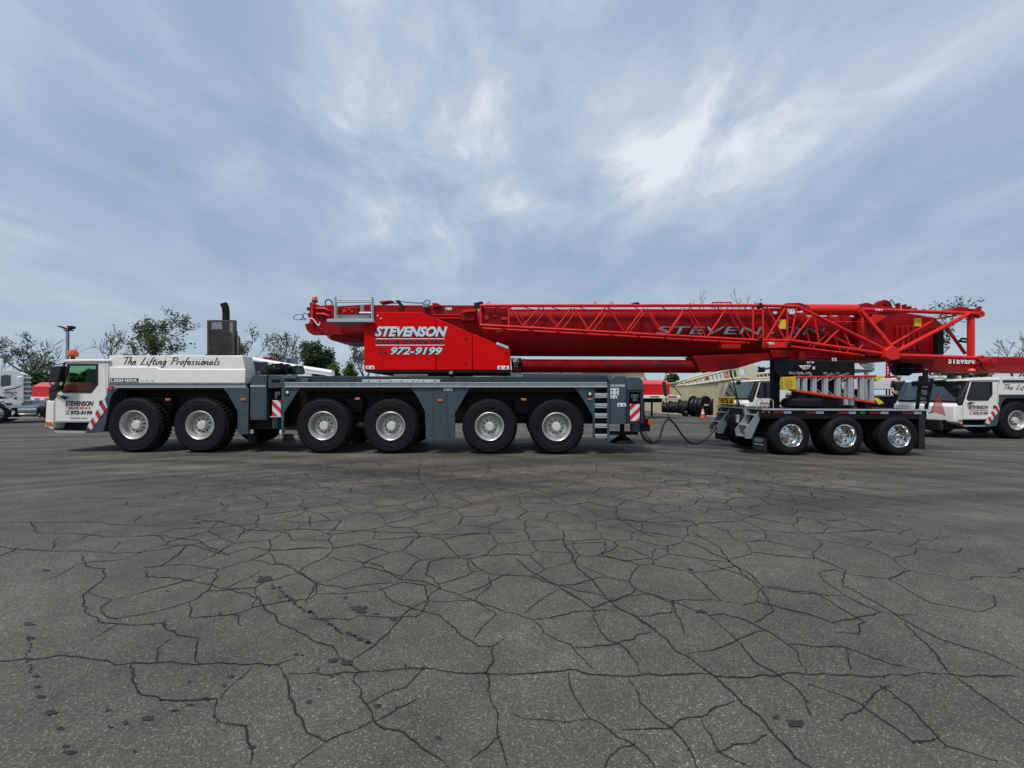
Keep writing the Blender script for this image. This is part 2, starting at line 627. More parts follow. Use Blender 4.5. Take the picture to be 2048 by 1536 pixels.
SCRIPT = {
    'T': ([[(0, 1.8), (.6, 2.0), (1.6, 1.95)], [(.85, 1.95), (.75, 1.0), (.6, 0)]], 1.25),
    'h': ([[(0, 0), (.15, 1), (.3, 2.0)], [(.05, .5), (.35, .95), (.6, .85), (.58, .4), (.65, .05), (.9, .15)]], .85),
    'e': ([[(.05, .45), (.5, .6), (.5, .95), (.2, .9), (0, .45), (.15, .05), (.45, .05), (.75, .3)]], .75),
    'L': ([[(.6, 2.0), (.35, 1.0), (.1, .15), (0, .05), (.4, .1), (1.1, 0)]], 1.15),
    'i': ([[(.1, 1.0), (.05, .4), (.15, .02), (.4, .2)], [(.15, 1.4), (.2, 1.52)]], .42),
    'f': ([[(.75, 1.85), (.55, 2.0), (.35, 1.6), (.2, .4), (.1, -.6)], [(0, .9), (.7, 1.0)]], .6),
    't': ([[(.3, 1.6), (.15, .4), (.25, .02), (.5, .15)], [(0, 1.1), (.6, 1.15)]], .55),
    'n': ([[(0, 0), (.1, .95)], [(.05, .5), (.35, .95), (.6, .85), (.55, .3), (.65, .02), (.9, .15)]], .88),
    'g': ([[(.6, .85), (.3, 1.0), (.02, .5), (.2, .05), (.5, .4), (.62, .95), (.5, 0), (.35, -.6), (.05, -.65), (0, -.4)]], .8),
    'P': ([[(.1, 0), (.3, 1.95)], [(0, 1.7), (.5, 2.05), (1.1, 1.8), (.9, 1.2), (.25, 1.0)]], 1.1),
    'r': ([[(0, 0), (.1, .95)], [(.05, .5), (.3, .95), (.6, .9)]], .62),
    'o': ([[(.35, 1.0), (.05, .6), (.15, .05), (.5, .2), (.6, .7), (.35, 1.0), (.8, .95)]], .75),
    's': ([[(.55, .85), (.3, 1.0), (.12, .75), (.4, .4), (.35, .05), (0, .1)]], .62),
    'a': ([[(.55, .85), (.25, 1.0), (.02, .45), (.2, .02), (.5, .4), (.58, .95), (.58, .2), (.85, .1)]], .85),
    'l': ([[(.35, 2.0), (.15, .5), (.2, .02), (.45, .15)]], .5),
}


def script_text(body, X0, X1, Zb, xh, wid, fy, m, parent, name='script_lettering'):
    """brush lettering as ribbons; fy(x, z) gives the surface distance"""
    strokes, cur = [], 0.0
    for ch in body:
        if ch == ' ':
            cur += 0.9
            continue
        st, adv = SCRIPT[ch]
        for s in st:
            strokes.append([(cur + a + 0.28 * b, b) for a, b in s])
        cur += adv + 0.12
    tot = max(p[0] for s in strokes for p in s)
    sx = (X1 - X0) / tot
    mb = MB()
    for s in strokes:
        pts = []
        n = len(s)
        for i in range(n - 1):
            p0, p1, p2, p3 = s[max(i - 1, 0)], s[i], s[i + 1], s[min(i + 2, n - 1)]
            for q in range(5):
                t = q / 5
                pts.append(tuple(0.5 * (2 * p1[k] + (p2[k] - p0[k]) * t + (2 * p0[k] - 5 * p1[k] + 4 * p2[k] - p3[k]) * t * t + (3 * p1[k] - p0[k] - 3 * p2[k] + p3[k]) * t ** 3) for k in (0, 1)))
        pts.append(s[-1])
        P = [Vector((X0 + a * sx, Zb + b * xh)) for a, b in pts]
        L, R = [], []
        for i, p in enumerate(P):
            d = P[min(i + 1, len(P) - 1)] - P[max(i - 1, 0)]
            d = d.normalized() if d.length > 1e-9 else Vector((1, 0))
            nn = Vector((-d.y, d.x)) * wid * 0.5 * (0.75 + 0.5 * abs(d.y))
            L.append(p + nn)
            R.append(p - nn)
        vs = [(p.x, fy(p.x, p.y), p.y) for p in L] + [(p.x, fy(p.x, p.y), p.y) for p in R]
        k = len(P)
        mb.poly(vs, [(i, i + 1, k + i + 1, k + i) for i in range(k - 1)])
    return mb.build(name, m, parent, smooth=False)


# ------------------------------------------------------------------ pavement
def asphalt_material():
    m = bpy.data.materials.new('cracked asphalt')
    m.use_nodes = True
    nt = m.node_tree
    N, Lk = nt.nodes, nt.links
    b = N['Principled BSDF']
    tcn = N.new('ShaderNodeTexCoord')

    def math_(op, a, b2=None, c=None, clamp=False):
        n = N.new('ShaderNodeMath')
        n.operation = op
        n.use_clamp = clamp
        for i, x in enumerate((a, b2, c)):
            if x is None:
                continue
            if isinstance(x, (int, float)):
                n.inputs[i].default_value = x
            else:
                Lk.new(x, n.inputs[i])
        return n.outputs[0]

    def noise_(vec, scale, detail=5, rough=0.6, dist=0.0):
        n = N.new('ShaderNodeTexNoise')
        n.inputs['Scale'].default_value = scale
        n.inputs['Detail'].default_value = detail
        n.inputs['Roughness'].default_value = rough
        n.inputs['Distortion'].default_value = dist
        Lk.new(vec, n.inputs['Vector'])
        return n

    def rng(x, a, b2, c, d):
        n = N.new('ShaderNodeMapRange')
        n.inputs[1].default_value, n.inputs[2].default_value = a, b2
        n.inputs[3].default_value, n.inputs[4].default_value = c, d
        Lk.new(x, n.inputs[0])
        return n.outputs[0]

    P = tcn.outputs['Object']
    # wandering coordinates for the cracks
    dn = noise_(P, 1.1, 4, 0.6)
    vm = N.new('ShaderNodeVectorMath')
    vm.operation = 'MULTIPLY_ADD'
    Lk.new(dn.outputs['Color'], vm.inputs[0])
    vm.inputs[1].default_value = (0.42, 0.42, 0)
    Lk.new(P, vm.inputs[2])
    dn2 = noise_(P, 9, 3, 0.6)
    vm2 = N.new('ShaderNodeVectorMath')
    vm2.operation = 'MULTIPLY_ADD'
    Lk.new(dn2.outputs['Color'], vm2.inputs[0])
    vm2.inputs[1].default_value = (0.07, 0.07, 0)
    Lk.new(vm.outputs[0], vm2.inputs[2])
    C = vm2.outputs[0]

    def crack(scale, width, sx=1.0):
        mp = N.new('ShaderNodeMapping')
        mp.inputs['Scale'].default_value = (sx, 1, 1)
        Lk.new(C, mp.inputs[0])
        v = N.new('ShaderNodeTexVoronoi')
        v.feature = 'DISTANCE_TO_EDGE'
        v.voronoi_dimensions = '2D'
        v.inputs['Scale'].default_value = scale
        Lk.new(mp.outputs[0], v.inputs['Vector'])
        return math_('SUBTRACT', 1.0, rng(v.outputs['Distance'], 0, width, 0, 1), clamp=True)

    sp = N.new('ShaderNodeSeparateXYZ')
    Lk.new(P, sp.inputs[0])
    c1 = crack(1.75, 0.030, 0.8)
    c2 = crack(3.1, 0.040, 0.75)
    nm = noise_(P, 0.42, 3)
    mask_n = rng(nm.outputs['Fac'], 0.42, 0.56, 0, 1)
    # the crazed field lies in the middle of the yard, ahead of the wheels
    ax = math_('ABSOLUTE', math_('SUBTRACT', sp.outputs[0], 0.2))
    wide = math_('ADD', 2.0, math_('MULTIPLY', sp.outputs[1], 0.42))
    mx_ = rng(math_('SUBTRACT', ax, wide), -0.6, 1.4, 1, 0)
    my_ = rng(sp.outputs[1], 8.0, 10.6, 1, 0)
    field = math_('MULTIPLY', mx_, my_)
    near = rng(sp.outputs[1], 3.2, 4.6, 0, 1)
    m1 = math_('MULTIPLY', math_('MULTIPLY', c1, field), math_('ADD', 0.12, math_('MULTIPLY', near, 0.88)))
    m2 = math_('MULTIPLY', math_('MULTIPLY', math_('MULTIPLY', c2, field), mask_n), near)
    m3 = math_('MULTIPLY', math_('MULTIPLY', c1, mask_n), 0.25)
    ck = math_('MAXIMUM', math_('MULTIPLY', m2, 0.35), m3)
    # stones in the surface
    vo = N.new('ShaderNodeTexVoronoi')
    vo.inputs['Scale'].default_value = 95
    Lk.new(P, vo.inputs['Vector'])
    sepc = N.new('ShaderNodeSeparateColor')
    Lk.new(vo.outputs['Color'], sepc.inputs[0])
    stone = math_('MULTIPLY', rng(sepc.outputs[0], 0.66, 0.95, 0, 1), rng(vo.outputs['Distance'], 0.25, 0.55, 1, 0))
    vo2 = N.new('ShaderNodeTexVoronoi')
    vo2.inputs['Scale'].default_value = 165
    Lk.new(P, vo2.inputs['Vector'])
    sepc2 = N.new('ShaderNodeSeparateColor')
    Lk.new(vo2.outputs['Color'], sepc2.inputs[0])
    fine = rng(sepc2.outputs[0], 0.0, 1.0, 0.62, 1.38)
    wear = noise_(P, 0.55, 6, 0.65)
    wv = rng(wear.outputs['Fac'], 0.3, 0.7, 0.70, 1.26)
    wear2 = noise_(P, 3.3, 7, 0.7)
    wv2 = rng(wear2.outputs['Fac'], 0.3, 0.7, 0.80, 1.18)
    # sweeping tyre tracks: rings about two far turning points

    def tracks(cx_, cy_, sc, lo, hi):
        dx = math_('SUBTRACT', sp.outputs[0], cx_)
        dy = math_('SUBTRACT', sp.outputs[1], cy_)
        r = math_('SQRT', math_('ADD', math_('MULTIPLY', dx, dx), math_('MULTIPLY', dy, dy)))
        a = math_('ARCTAN2', dy, dx)
        cb = N.new('ShaderNodeCombineXYZ')
        Lk.new(math_('MULTIPLY', r, sc), cb.inputs[0])
        Lk.new(math_('MULTIPLY', a, 1.3), cb.inputs[1])
        n = noise_(cb.outputs[0], 1.0, 4, 0.55)
        return rng(n.outputs['Fac'], 0.40, 0.68, lo, hi)

    t1 = tracks(-9.0, -8.0, 1.7, 1.14, 0.56)
    t2 = tracks(10.0, -16.0, 1.8, 1.14, 0.54)
    far = rng(sp.outputs[1], 4.2, 7.5, 0, 1)
    tk = math_('MULTIPLY', t1, t2)
    tk = math_('ADD', math_('MULTIPLY', tk, far), math_('SUBTRACT', 1.0, far))
    tot = math_('MULTIPLY', math_('MULTIPLY', wv, wv2), math_('MULTIPLY', fine, tk))
    base = N.new('ShaderNodeMix')
    base.data_type = 'RGBA'
    base.inputs[6].default_value = (0.087, 0.079, 0.0675, 1)
    base.inputs[7].default_value = (0.38, 0.345, 0.285, 1)
    Lk.new(math_('MULTIPLY', stone, 0.52), base.inputs[0])
    hs = N.new('ShaderNodeHueSaturation')
    Lk.new(base.outputs[2], hs.inputs['Color'])
    Lk.new(tot, hs.inputs['Value'])
    cm = N.new('ShaderNodeMix')
    cm.data_type = 'RGBA'
    Lk.new(math_('MULTIPLY', ck, 0.85), cm.inputs[0])
    Lk.new(hs.outputs[0], cm.inputs[6])
    cm.inputs[7].default_value = (0.022, 0.020, 0.018, 1)
    Lk.new(cm.outputs[2], b.inputs['Base Color'])
    b.inputs['Roughness'].default_value = 0.82
    b.inputs['Specular IOR Level'].default_value = 0.25
    hgt = math_('SUBTRACT', math_('ADD', math_('MULTIPLY', sepc2.outputs[0], 0.35), math_('MULTIPLY', stone, 0.5)), math_('MULTIPLY', ck, 2.2))
    bp = N.new('ShaderNodeBump')
    bp.inputs['Strength'].default_value = 0.55
    bp.inputs['Distance'].default_value = 0.004
    Lk.new(hgt, bp.inputs['Height'])
    Lk.new(bp.outputs[0], b.inputs['Normal'])
    return m


pav = MB().poly([(-700, -60, 0), (700, -60, 0), (700, 1500, 0), (-700, 1500, 0)], [(0, 1, 2, 3)]).build('pavement', asphalt_material(), smooth=False)
pav.location = (0, 0, 0)
pav.data.transform(Matrix.Translation(Vector((0, 720, 0))))
WO[pav] = Vector((0, 0, 0))
tag(pav, kind='structure')

CRK = mat('crack tar', (0.026, 0.024, 0.022), 0.95, var=0.35, scale=14, spec=0.1)
OIL = mat('oil stain', (0.034, 0.032, 0.030), 0.75, var=0.5, scale=40, bump=0.5, bscale=120, spec=0.2)
RC = [[(200, 400), (270, 520), (390, 640), (520, 720), (700, 870), (800, 950), (900, 1050), (1040, 1170), (1130, 1260), (1190, 1312)],
      [(0, 935), (200, 935), (450, 940), (800, 945), (1100, 940), (1350, 935), (1700, 940), (2048, 950)],
      [(0, 470), (160, 580), (260, 610), (370, 625)], [(0, 690), (80, 715), (130, 770), (250, 840), (330, 920)], [(80, 715), (240, 690), (430, 685)],
      [(220, 945), (260, 1040), (320, 1120), (440, 1180), (500, 1240), (540, 1312)], [(460, 945), (520, 1040), (620, 1130), (700, 1240), (720, 1312)],
      [(0, 1090), (100, 1120), (200, 1130), (310, 1115)], [(440, 1145), (640, 1140), (760, 1100), (900, 1050)], [(700, 850), (880, 815), (960, 785), (1020, 775)],
      [(800, 700), (890, 810), (940, 880), (1060, 930), (1160, 1000), (1220, 1120)], [(520, 715), (640, 690), (655, 650), (560, 610), (400, 635)],
      [(650, 640), (800, 705), (860, 700), (980, 740), (1100, 820), (1180, 930)], [(720, 370), (830, 430), (920, 530), (1020, 610), (1050, 680), (1000, 740)],
      [(740, 480), (900, 530), (1000, 580), (1200, 610), (1330, 690), (1410, 725), (1390, 780), (1300, 775)],
      [(1130, 440), (1330, 520), (1340, 590), (1480, 660), (1560, 720), (1700, 790), (1900, 850), (2048, 915)], [(1100, 820), (1320, 830), (1500, 890), (1640, 930)],
      [(1560, 730), (1660, 830), (1770, 945), (1900, 1040), (2048, 1140)], [(1200, 980), (1400, 1050), (1530, 1140), (1600, 1200), (1720, 1190)],
      [(1450, 970), (1600, 1060), (1750, 1220), (1950, 1290)], [(750, 1120), (840, 1250), (980, 1312)], [(840, 1250), (900, 1230), (1030, 1190)],
      [(200, 420), (370, 410), (365, 460), (440, 490), (550, 470), (560, 430), (640, 440)], [(330, 700), (380, 800), (440, 820), (500, 930)], [(260, 840), (400, 820), (560, 770)],
      [(260, 250), (330, 300), (440, 320), (560, 330), (720, 325), (740, 350)], [(1330, 835), (1340, 920)], [(400, 300), (500, 360), (580, 390)], [(740, 170), (860, 190), (1060, 205), (1400, 190), (1640, 205)],
      [(1580, 310), (1760, 350), (1900, 370), (2048, 400)], [(1050, 370), (1250, 375), (1500, 360)], [(1320, 1120), (1420, 1050), (1480, 970)], [(350, 1312), (400, 1230), (470, 1190)]]
LC = [[(0, 425), (200, 445), (560, 450), (750, 420), (900, 460), (1000, 430), (1180, 440), (1500, 420)], [(0, 330), (370, 330), (640, 345), (880, 320), (980, 360), (1300, 360), (1800, 380), (2048, 370)],
      [(150, 370), (400, 385), (650, 385), (760, 400), (920, 460)], [(330, 460), (340, 510), (410, 520), (420, 545), (330, 620), (320, 660), (360, 715), (460, 740), (640, 735), (720, 780), (810, 790), (800, 860), (830, 885)],
      [(0, 880), (240, 860), (500, 890), (640, 885), (830, 885), (960, 885), (1110, 905), (1170, 885)], [(540, 895), (530, 950), (560, 1010), (640, 1045), (780, 1040), (880, 1030), (850, 1110), (960, 1160), (1000, 1220), (1005, 1290)],
      [(1110, 905), (1160, 960), (1200, 1060), (1250, 1160), (1310, 1215), (1400, 1180), (1470, 1140)], [(1430, 930), (1420, 980), (1460, 1080), (1480, 1140), (1640, 1200), (1760, 1290), (1800, 1312)],
      [(1150, 940), (1440, 930), (1640, 920), (1880, 935), (2048, 930)], [(590, 520), (600, 545), (760, 565), (920, 590), (1050, 640), (1050, 690), (1100, 740), (1180, 760), (1250, 810), (1380, 880), (1450, 930)],
      [(1090, 450), (1110, 490), (1280, 570), (1400, 590), (1580, 565)], [(1520, 590), (1570, 650), (1690, 690), (1750, 700), (1820, 760), (1920, 810), (1990, 820), (2040, 790)],
      [(1990, 820), (1970, 930), (1960, 1000), (2000, 1100), (2010, 1200), (2040, 1300)], [(1390, 470), (1500, 500), (1580, 550), (1700, 575), (1840, 620), (2048, 690)], [(1710, 660), (1760, 595), (1700, 540), (1730, 490), (1900, 450)],
      [(1420, 890), (1500, 820), (1620, 700), (1720, 650)], [(1460, 1060), (1600, 990), (1680, 910)], [(890, 1030), (980, 950), (1020, 910)], [(640, 880), (650, 830), (700, 790)], [(660, 720), (650, 750)], [(350, 800), (470, 740)],
      [(920, 590), (1040, 530)], [(200, 440), (240, 390)], [(130, 325), (150, 370)], [(1680, 80), (1670, 150), (1750, 240)], [(1110, 360), (1180, 400), (1320, 400)], [(1840, 620), (2048, 530)], [(980, 360), (950, 400)],
      [(300, 230), (500, 235), (720, 230)], [(1280, 570), (1210, 660)], [(540, 330), (560, 300)], [(1880, 470), (1880, 530)], [(1240, 300), (1240, 350)], [(1640, 1040), (1480, 1140)], [(1880, 1290), (2000, 1200)], [(1190, 1312), (1310, 1215)]]
crk = MB()


def crack_line(P, big=1.0, step=0.045, jit=1.0):
    pts = []
    for i in range(len(P) - 1):
        n = max(2, int((P[i + 1] - P[i]).length / step))
        for q in range(n):
            p = P[i].lerp(P[i + 1], q / n)
            j = Vector(mnoise.noise_vector(p * 2.3)) * 0.035 * jit + Vector(mnoise.noise_vector(p * 9.0)) * 0.026 + Vector(mnoise.noise_vector(p * 30.0)) * 0.006
            pts.append(Vector((p.x + j.x, p.y + j.y, 0.004)))
    p = P[-1]
    j = Vector(mnoise.noise_vector(p * 2.3)) * 0.035 * jit + Vector(mnoise.noise_vector(p * 9.0)) * 0.026 + Vector(mnoise.noise_vector(p * 30.0)) * 0.006
    pts.append(Vector((p.x + j.x, p.y + j.y, 0.004)))
    L, R_ = [], []
    n = len(pts)
    for i, p in enumerate(pts):
        d = (pts[min(i + 1, n - 1)] - pts[max(i - 1, 0)]).normalized()
        w = (0.0022 + 0.0030 * (mnoise.noise(p * 3.1) + 0.5) + 0.0030 * random.random()) * big * (0.80 + 0.12 * p.y)
        w *= min(1.0, 0.5 + 0.12 * min(i, n - 1 - i))
        sd = Vector((-d.y, d.x, 0)) * max(0.0012, w)
        k_ = random.uniform(0.6, 1.4)
        L.append(p + sd * k_)
        R_.append(p - sd * (2 - k_))
    crk.poly(L + R_, [(i, i + 1, n + i + 1, n + i) for i in range(n - 1)])
    for p in pts:       # crumbled edges
        if p.y < 6.5 and random.random() < .55:
            c_ = p + Vector((random.gauss(0, 1), random.gauss(0, 1), 0)) * 0.009 * big
            rr_ = random.uniform(.0025, .0075) * (.7 + .1 * p.y)
            crk.poly([(c_.x + rr_ * random.uniform(.5, 1.3) * cos(a_), c_.y + rr_ * random.uniform(.5, 1.3) * sin(a_), .0048) for a_ in (0, 1.2, 2.5, 3.8, 5.0)], [(0, 1, 2, 3, 4)])


for grp, ox in ((RC, 1024), (LC, 0)):
    for ln in grp:
        crack_line([G(ox + a / 2, 880 + b / 2) for a, b in ln], 1.1 if ln is RC[0] else .66, .03, 1.6)
# the crazed field: a net of irregular plates, edges drawn where plates meet
cr_ = random.Random(12)
seeds = []
for t_ in range(14000):
    y = cr_.uniform(2.7, 10.6)
    hw = 2.6 + 0.55 * y
    x = cr_.uniform(-hw - 1.5, hw + 1.5) + 0.1
    mn = (0.23 + 0.15 * (mnoise.noise(Vector((x * .5, y * .5, 4))) + .5)) * (1.25 if y < 4.2 else 1.0)
    if all(((x - a) * .82) ** 2 + (y - b) ** 2 > mn * mn for a, b in seeds):
        seeds.append((x, y))
done = set()
for i, (x, y) in enumerate(seeds):
    nb_ = sorted((((x - a) ** 2 + (y - b) ** 2), j) for j, (a, b) in enumerate(seeds) if j != i and abs(a - x) < 1.8 and abs(b - y) < 1.8)[:16]
    poly = [((x - 2, y - 2), -1), ((x + 2, y - 2), -1), ((x + 2, y + 2), -1), ((x - 2, y + 2), -1)]   # vertex, neighbour across the edge that follows
    for _, j in nb_:
        a, b = seeds[j]
        mx_, my_, dx, dy = (x + a) / 2, (y + b) / 2, a - x, b - y
        out = []
        for k in range(len(poly)):
            (p, e_), (q, _e) = poly[k], poly[(k + 1) % len(poly)]
            sp_, sq = (p[0] - mx_) * dx + (p[1] - my_) * dy, (q[0] - mx_) * dx + (q[1] - my_) * dy
            if sp_ <= 0:
                out.append((p, e_))
            if (sp_ <= 0) != (sq <= 0):
                t_ = sp_ / (sp_ - sq)
                ip = (p[0] + (q[0] - p[0]) * t_, p[1] + (q[1] - p[1]) * t_)
                out.append((ip, j) if sp_ <= 0 else (ip, e_))
        poly = out
    for k in range(len(poly)):
        (p, e_), (q, _e) = poly[k], poly[(k + 1) % len(poly)]
        if e_ < 0 or (min(i, e_), max(i, e_)) in done:
            continue
        done.add((min(i, e_), max(i, e_)))
        mx_, my_ = (p[0] + q[0]) / 2, (p[1] + q[1]) / 2
        edge = abs(mx_ - .1) - (1.6 + .42 * my_)
        keep = .97 - max(0, edge) * .55 - max(0, my_ - 8.6) * .5 - max(0, 3.4 - my_) * .6 + .25 * mnoise.noise(Vector((mx_ * .6, my_ * .6, 9)))
        if sqrt((p[0] - q[0]) ** 2 + (p[1] - q[1]) ** 2) > .62 or my_ < 3.0:
            continue
        if cr_.random() < keep:
            crack_line([Vector((p[0], p[1], 0)), Vector((q[0], q[1], 0))], cr_.uniform(.55, 1.25), .05, 2.6)
tag(crk.build('crack', CRK, pav, smooth=False), kind='stuff')

STN = [(1445, 675, 42, 15), (1575, 715, 22, 8), (1505, 693, 15, 5), (1335, 880, 26, 11), (1385, 890, 32, 13), (1060, 552, 34, 14), (1040, 565, 22, 8), (590, 1112, 34, 14), (500, 1128, 20, 9), (200, 1088, 32, 14), (280, 1248, 36, 11),
       (262, 1222, 18, 6), (165, 1025, 24, 9), (240, 1152, 22, 9), (150, 985, 18, 6), (1510, 1062, 20, 9), (1755, 1190, 16, 9), (535, 1243, 13, 6), (1005, 1228, 20, 10), (440, 1145, 15, 6), (430, 1080, 17, 6), (880, 693, 10, 5), (668, 603, 9, 4),
       (1380, 630, 11, 5), (1335, 612, 9, 4), (1120, 628, 13, 5), (115, 735, 30, 8), (120, 790, 22, 8), (145, 943, 22, 6), (185, 520, 16, 4), (1272, 915, 12, 6), (1325, 945, 14, 5), (1350, 933, 14, 4), (1235, 1045, 17, 8), (1277, 995, 12, 5),
       (1620, 900, 9, 5), (1690, 915, 11, 5), (790, 330, 15, 5), (610, 735, 12, 5), (895, 980, 14, 6), (755, 963, 9, 5), (925, 945, 16, 5), (1185, 855, 12, 6), (1210, 858, 9, 4), (2024 + 1160, 1130, 44, 20), (2024 + 1080, 1105, 16, 9), (2024 + 780, 685, 26, 8),
       (2024 + 800, 690, 8, 5), (2024 + 740, 518, 14, 5), (820, 1028, 20, 6), (700, 1080, 24, 5), (760, 1058, 24, 5)]
for k in range(40):     # the dribbled trail of oil
    t = k / 39
    STN.append((1085 + 400 * t + random.uniform(-10, 10), 575 + 240 * t + 25 * sin(t * pi) + random.uniform(-8, 8), random.uniform(6, 15), random.uniform(3, 7)))
for k in range(10):
    STN.append((112 + 12 * sin(k), 800 + 14 * k, random.uniform(5, 10), random.uniform(4, 8)))
for (sx, sy, rx, ry) in STN:
    n = 22
    ring = []
    ph = random.random() * 50
    for i in range(n):
        a = 2 * pi * i / n
        k = 0.72 + 0.55 * mnoise.noise(Vector((cos(a) * 1.6 + ph, sin(a) * 1.6, ph))) + random.uniform(-0.16, 0.16)
        ring.append(G(sx / 2 + rx / 2 * k * cos(a), 880 + sy / 2 + ry / 2 * k * sin(a), 0.0065))
    MB().poly(ring, [tuple(range(n))]).build('oil_stain', OIL, pav, smooth=False)


# ------------------------------------------------------------------ wheels (shared meshes)
def big_wheel_meshes():
    R, r0, w = 0.735, 0.372, 0.44
    t = MB()
    t.lathe([(r0, .05), (r0 + .02, .012), (r0 + .045, .02), (.50, -.004), (.585, -.012), (.64, .004), (.655, .0), (.668, .012), (.700, .052), (R - .028, .085), (R - .022, .22), (R - .028, w - .085), (.700, w - .052), (.66, w - .01), (.58, w + .01), (.48, w), (r0, w - .05)], (0, 0, 0), 'y', 72, caps=False)
    for k in range(44):
        for side in (0, 1):
            a = 2 * pi * (k + 0.5 * side) / 44
            da = pi / 44 * 0.62
            y0, y1 = (0.045, 0.20) if side == 0 else (0.24, w - .045)
            vs = []
            for yy, rr in ((y0, R - .035), (y1, R - .035), (y0 + .02, R), (y1, R)):
                sk = 0.018 * (1 if yy == y1 else -1)
                for q in (-da, da):
                    vs.append((rr * cos(a + q + sk), yy, rr * sin(a + q + sk)))
            t.poly(vs, [(0, 1, 5, 4), (2, 6, 7, 3), (4, 5, 7, 6), (0, 4, 6, 2), (1, 3, 7, 5)])
    rim = MB().lathe([(r0 + .008, .045), (r0 + .012, .008), (r0 - .004, .0), (r0 - .018, .012), (r0 - .024, .045), (.338, .055), (.330, .075), (.322, .15), (.312, .165), (.295, .155), (.255, .138), (.23, .15), (.205, .15), (.12, .152)], (0, 0, 0), 'y', 56, caps=False)
    hub = MB().lathe([(.0, .050), (.104, .052), (.116, .064), (.118, .155)], (0, 0, 0), 'y', 32)
    nut = MB()
    for k in range(10):
        a = 2 * pi * k / 10 + 0.2
        nut.lathe([(.0, .112), (.014, .112), (.020, .125), (.020, .16)], (.172 * cos(a), 0, .178 * sin(a)), 'y', 8)
    hole = MB()
    for k in range(10):
        a = 2 * pi * (k + .5) / 10 + 0.2
        hole.lathe([(.0, .136), (.017, .136), (.017, .16)], (.262 * cos(a), .004, .262 * sin(a)), 'y', 10)
    z = Vector((0, 0, 0))
    return [('tyre', t.mesh('tyre', RUBBER, z, True)), ('rim', rim.mesh('rim', RIM, z, True)), ('hub_cap', hub.mesh('hub_cap', RIMDK, z, True)), ('nut_ring', nut.mesh('nut_ring', BLACK, z, True)), ('valve_ring', hole.mesh('valve_ring', RIMDK, z, True))]


def small_wheel_meshes():
    R, r0, w = 0.522, 0.300, 0.27
    t = MB()
    pr = [(r0, .05), (r0 + .012, .01), (r0 + .04, .0), (.42, -.012), (.47, .0), (.497, .03), (R - .006, .05)]
    for k in range(5):
        a, b = .05 + k * .036, .05 + (k + 1) * .036
        pr += [(R, a + .004), (R, b - .006), (R - .012, b - .004), (R - .012, b + .002)]
    pr += [(R, .235), (.49, .25), (.42, .28), (.34, .27), (r0, .22)]
    t.lathe(pr, (0, 0, 0), 'y', 64, caps=False)
    rim = MB().lathe([(r0 + .006, .035), (r0 + .008, .004), (r0 - .008, -.004), (r0 - .022, .01), (r0 - .030, .035), (.262, .05), (.252, .09), (.245, .135), (.225, .152), (.19, .14), (.12, .128), (.10, .11), (.075, .105), (.07, .03), (.055, .01), (.0, .006)], (0, 0, 0), 'y', 56, caps=False)
    hole = MB()
    for k in range(8):
        a = 2 * pi * k / 8 + .2
        hole.lathe([(.0, .128), (.026, .130), (.027, .15)], (.188 * cos(a), 0, .188 * sin(a)), 'y', 12)
    nut = MB()
    for k in range(10):
        a = 2 * pi * k / 10
        nut.lathe([(.0, .078), (.010, .080), (.014, .095), (.014, .13)], (.125 * cos(a), 0, .125 * sin(a)), 'y', 8)
    z = Vector((0, 0, 0))
    return [('tyre', t.mesh('tyre', RUBBER, z, True)), ('rim', rim.mesh('rim', CHROME, z, True)), ('hand_hole', hole.mesh('hand_hole', DECALK, z, True)), ('nut_ring', nut.mesh('nut_ring', CHROME, z, True))]


BIGW = big_wheel_meshes()
SMALLW = small_wheel_meshes()


def wheel(meshes, parent, c, flip=False, rot=0.0, scale=1.0, only=None):
    """a wheel part: the rim, with tyre, hub and nuts under it"""
    c = Vector(c)
    root = None
    for nm, me in sorted(meshes, key=lambda t: t[0] != 'rim'):
        if only and nm not in only and nm != 'rim':
            continue
        if root is None:
            root = add_obj('wheel', me, parent, c)
            root.rotation_euler = (0, rot, pi if flip else 0)
            root.scale = (scale,) * 3
        else:
            o = bpy.data.objects.new(nm, me)
            COL.objects.link(o)
            o.parent = root
    return root


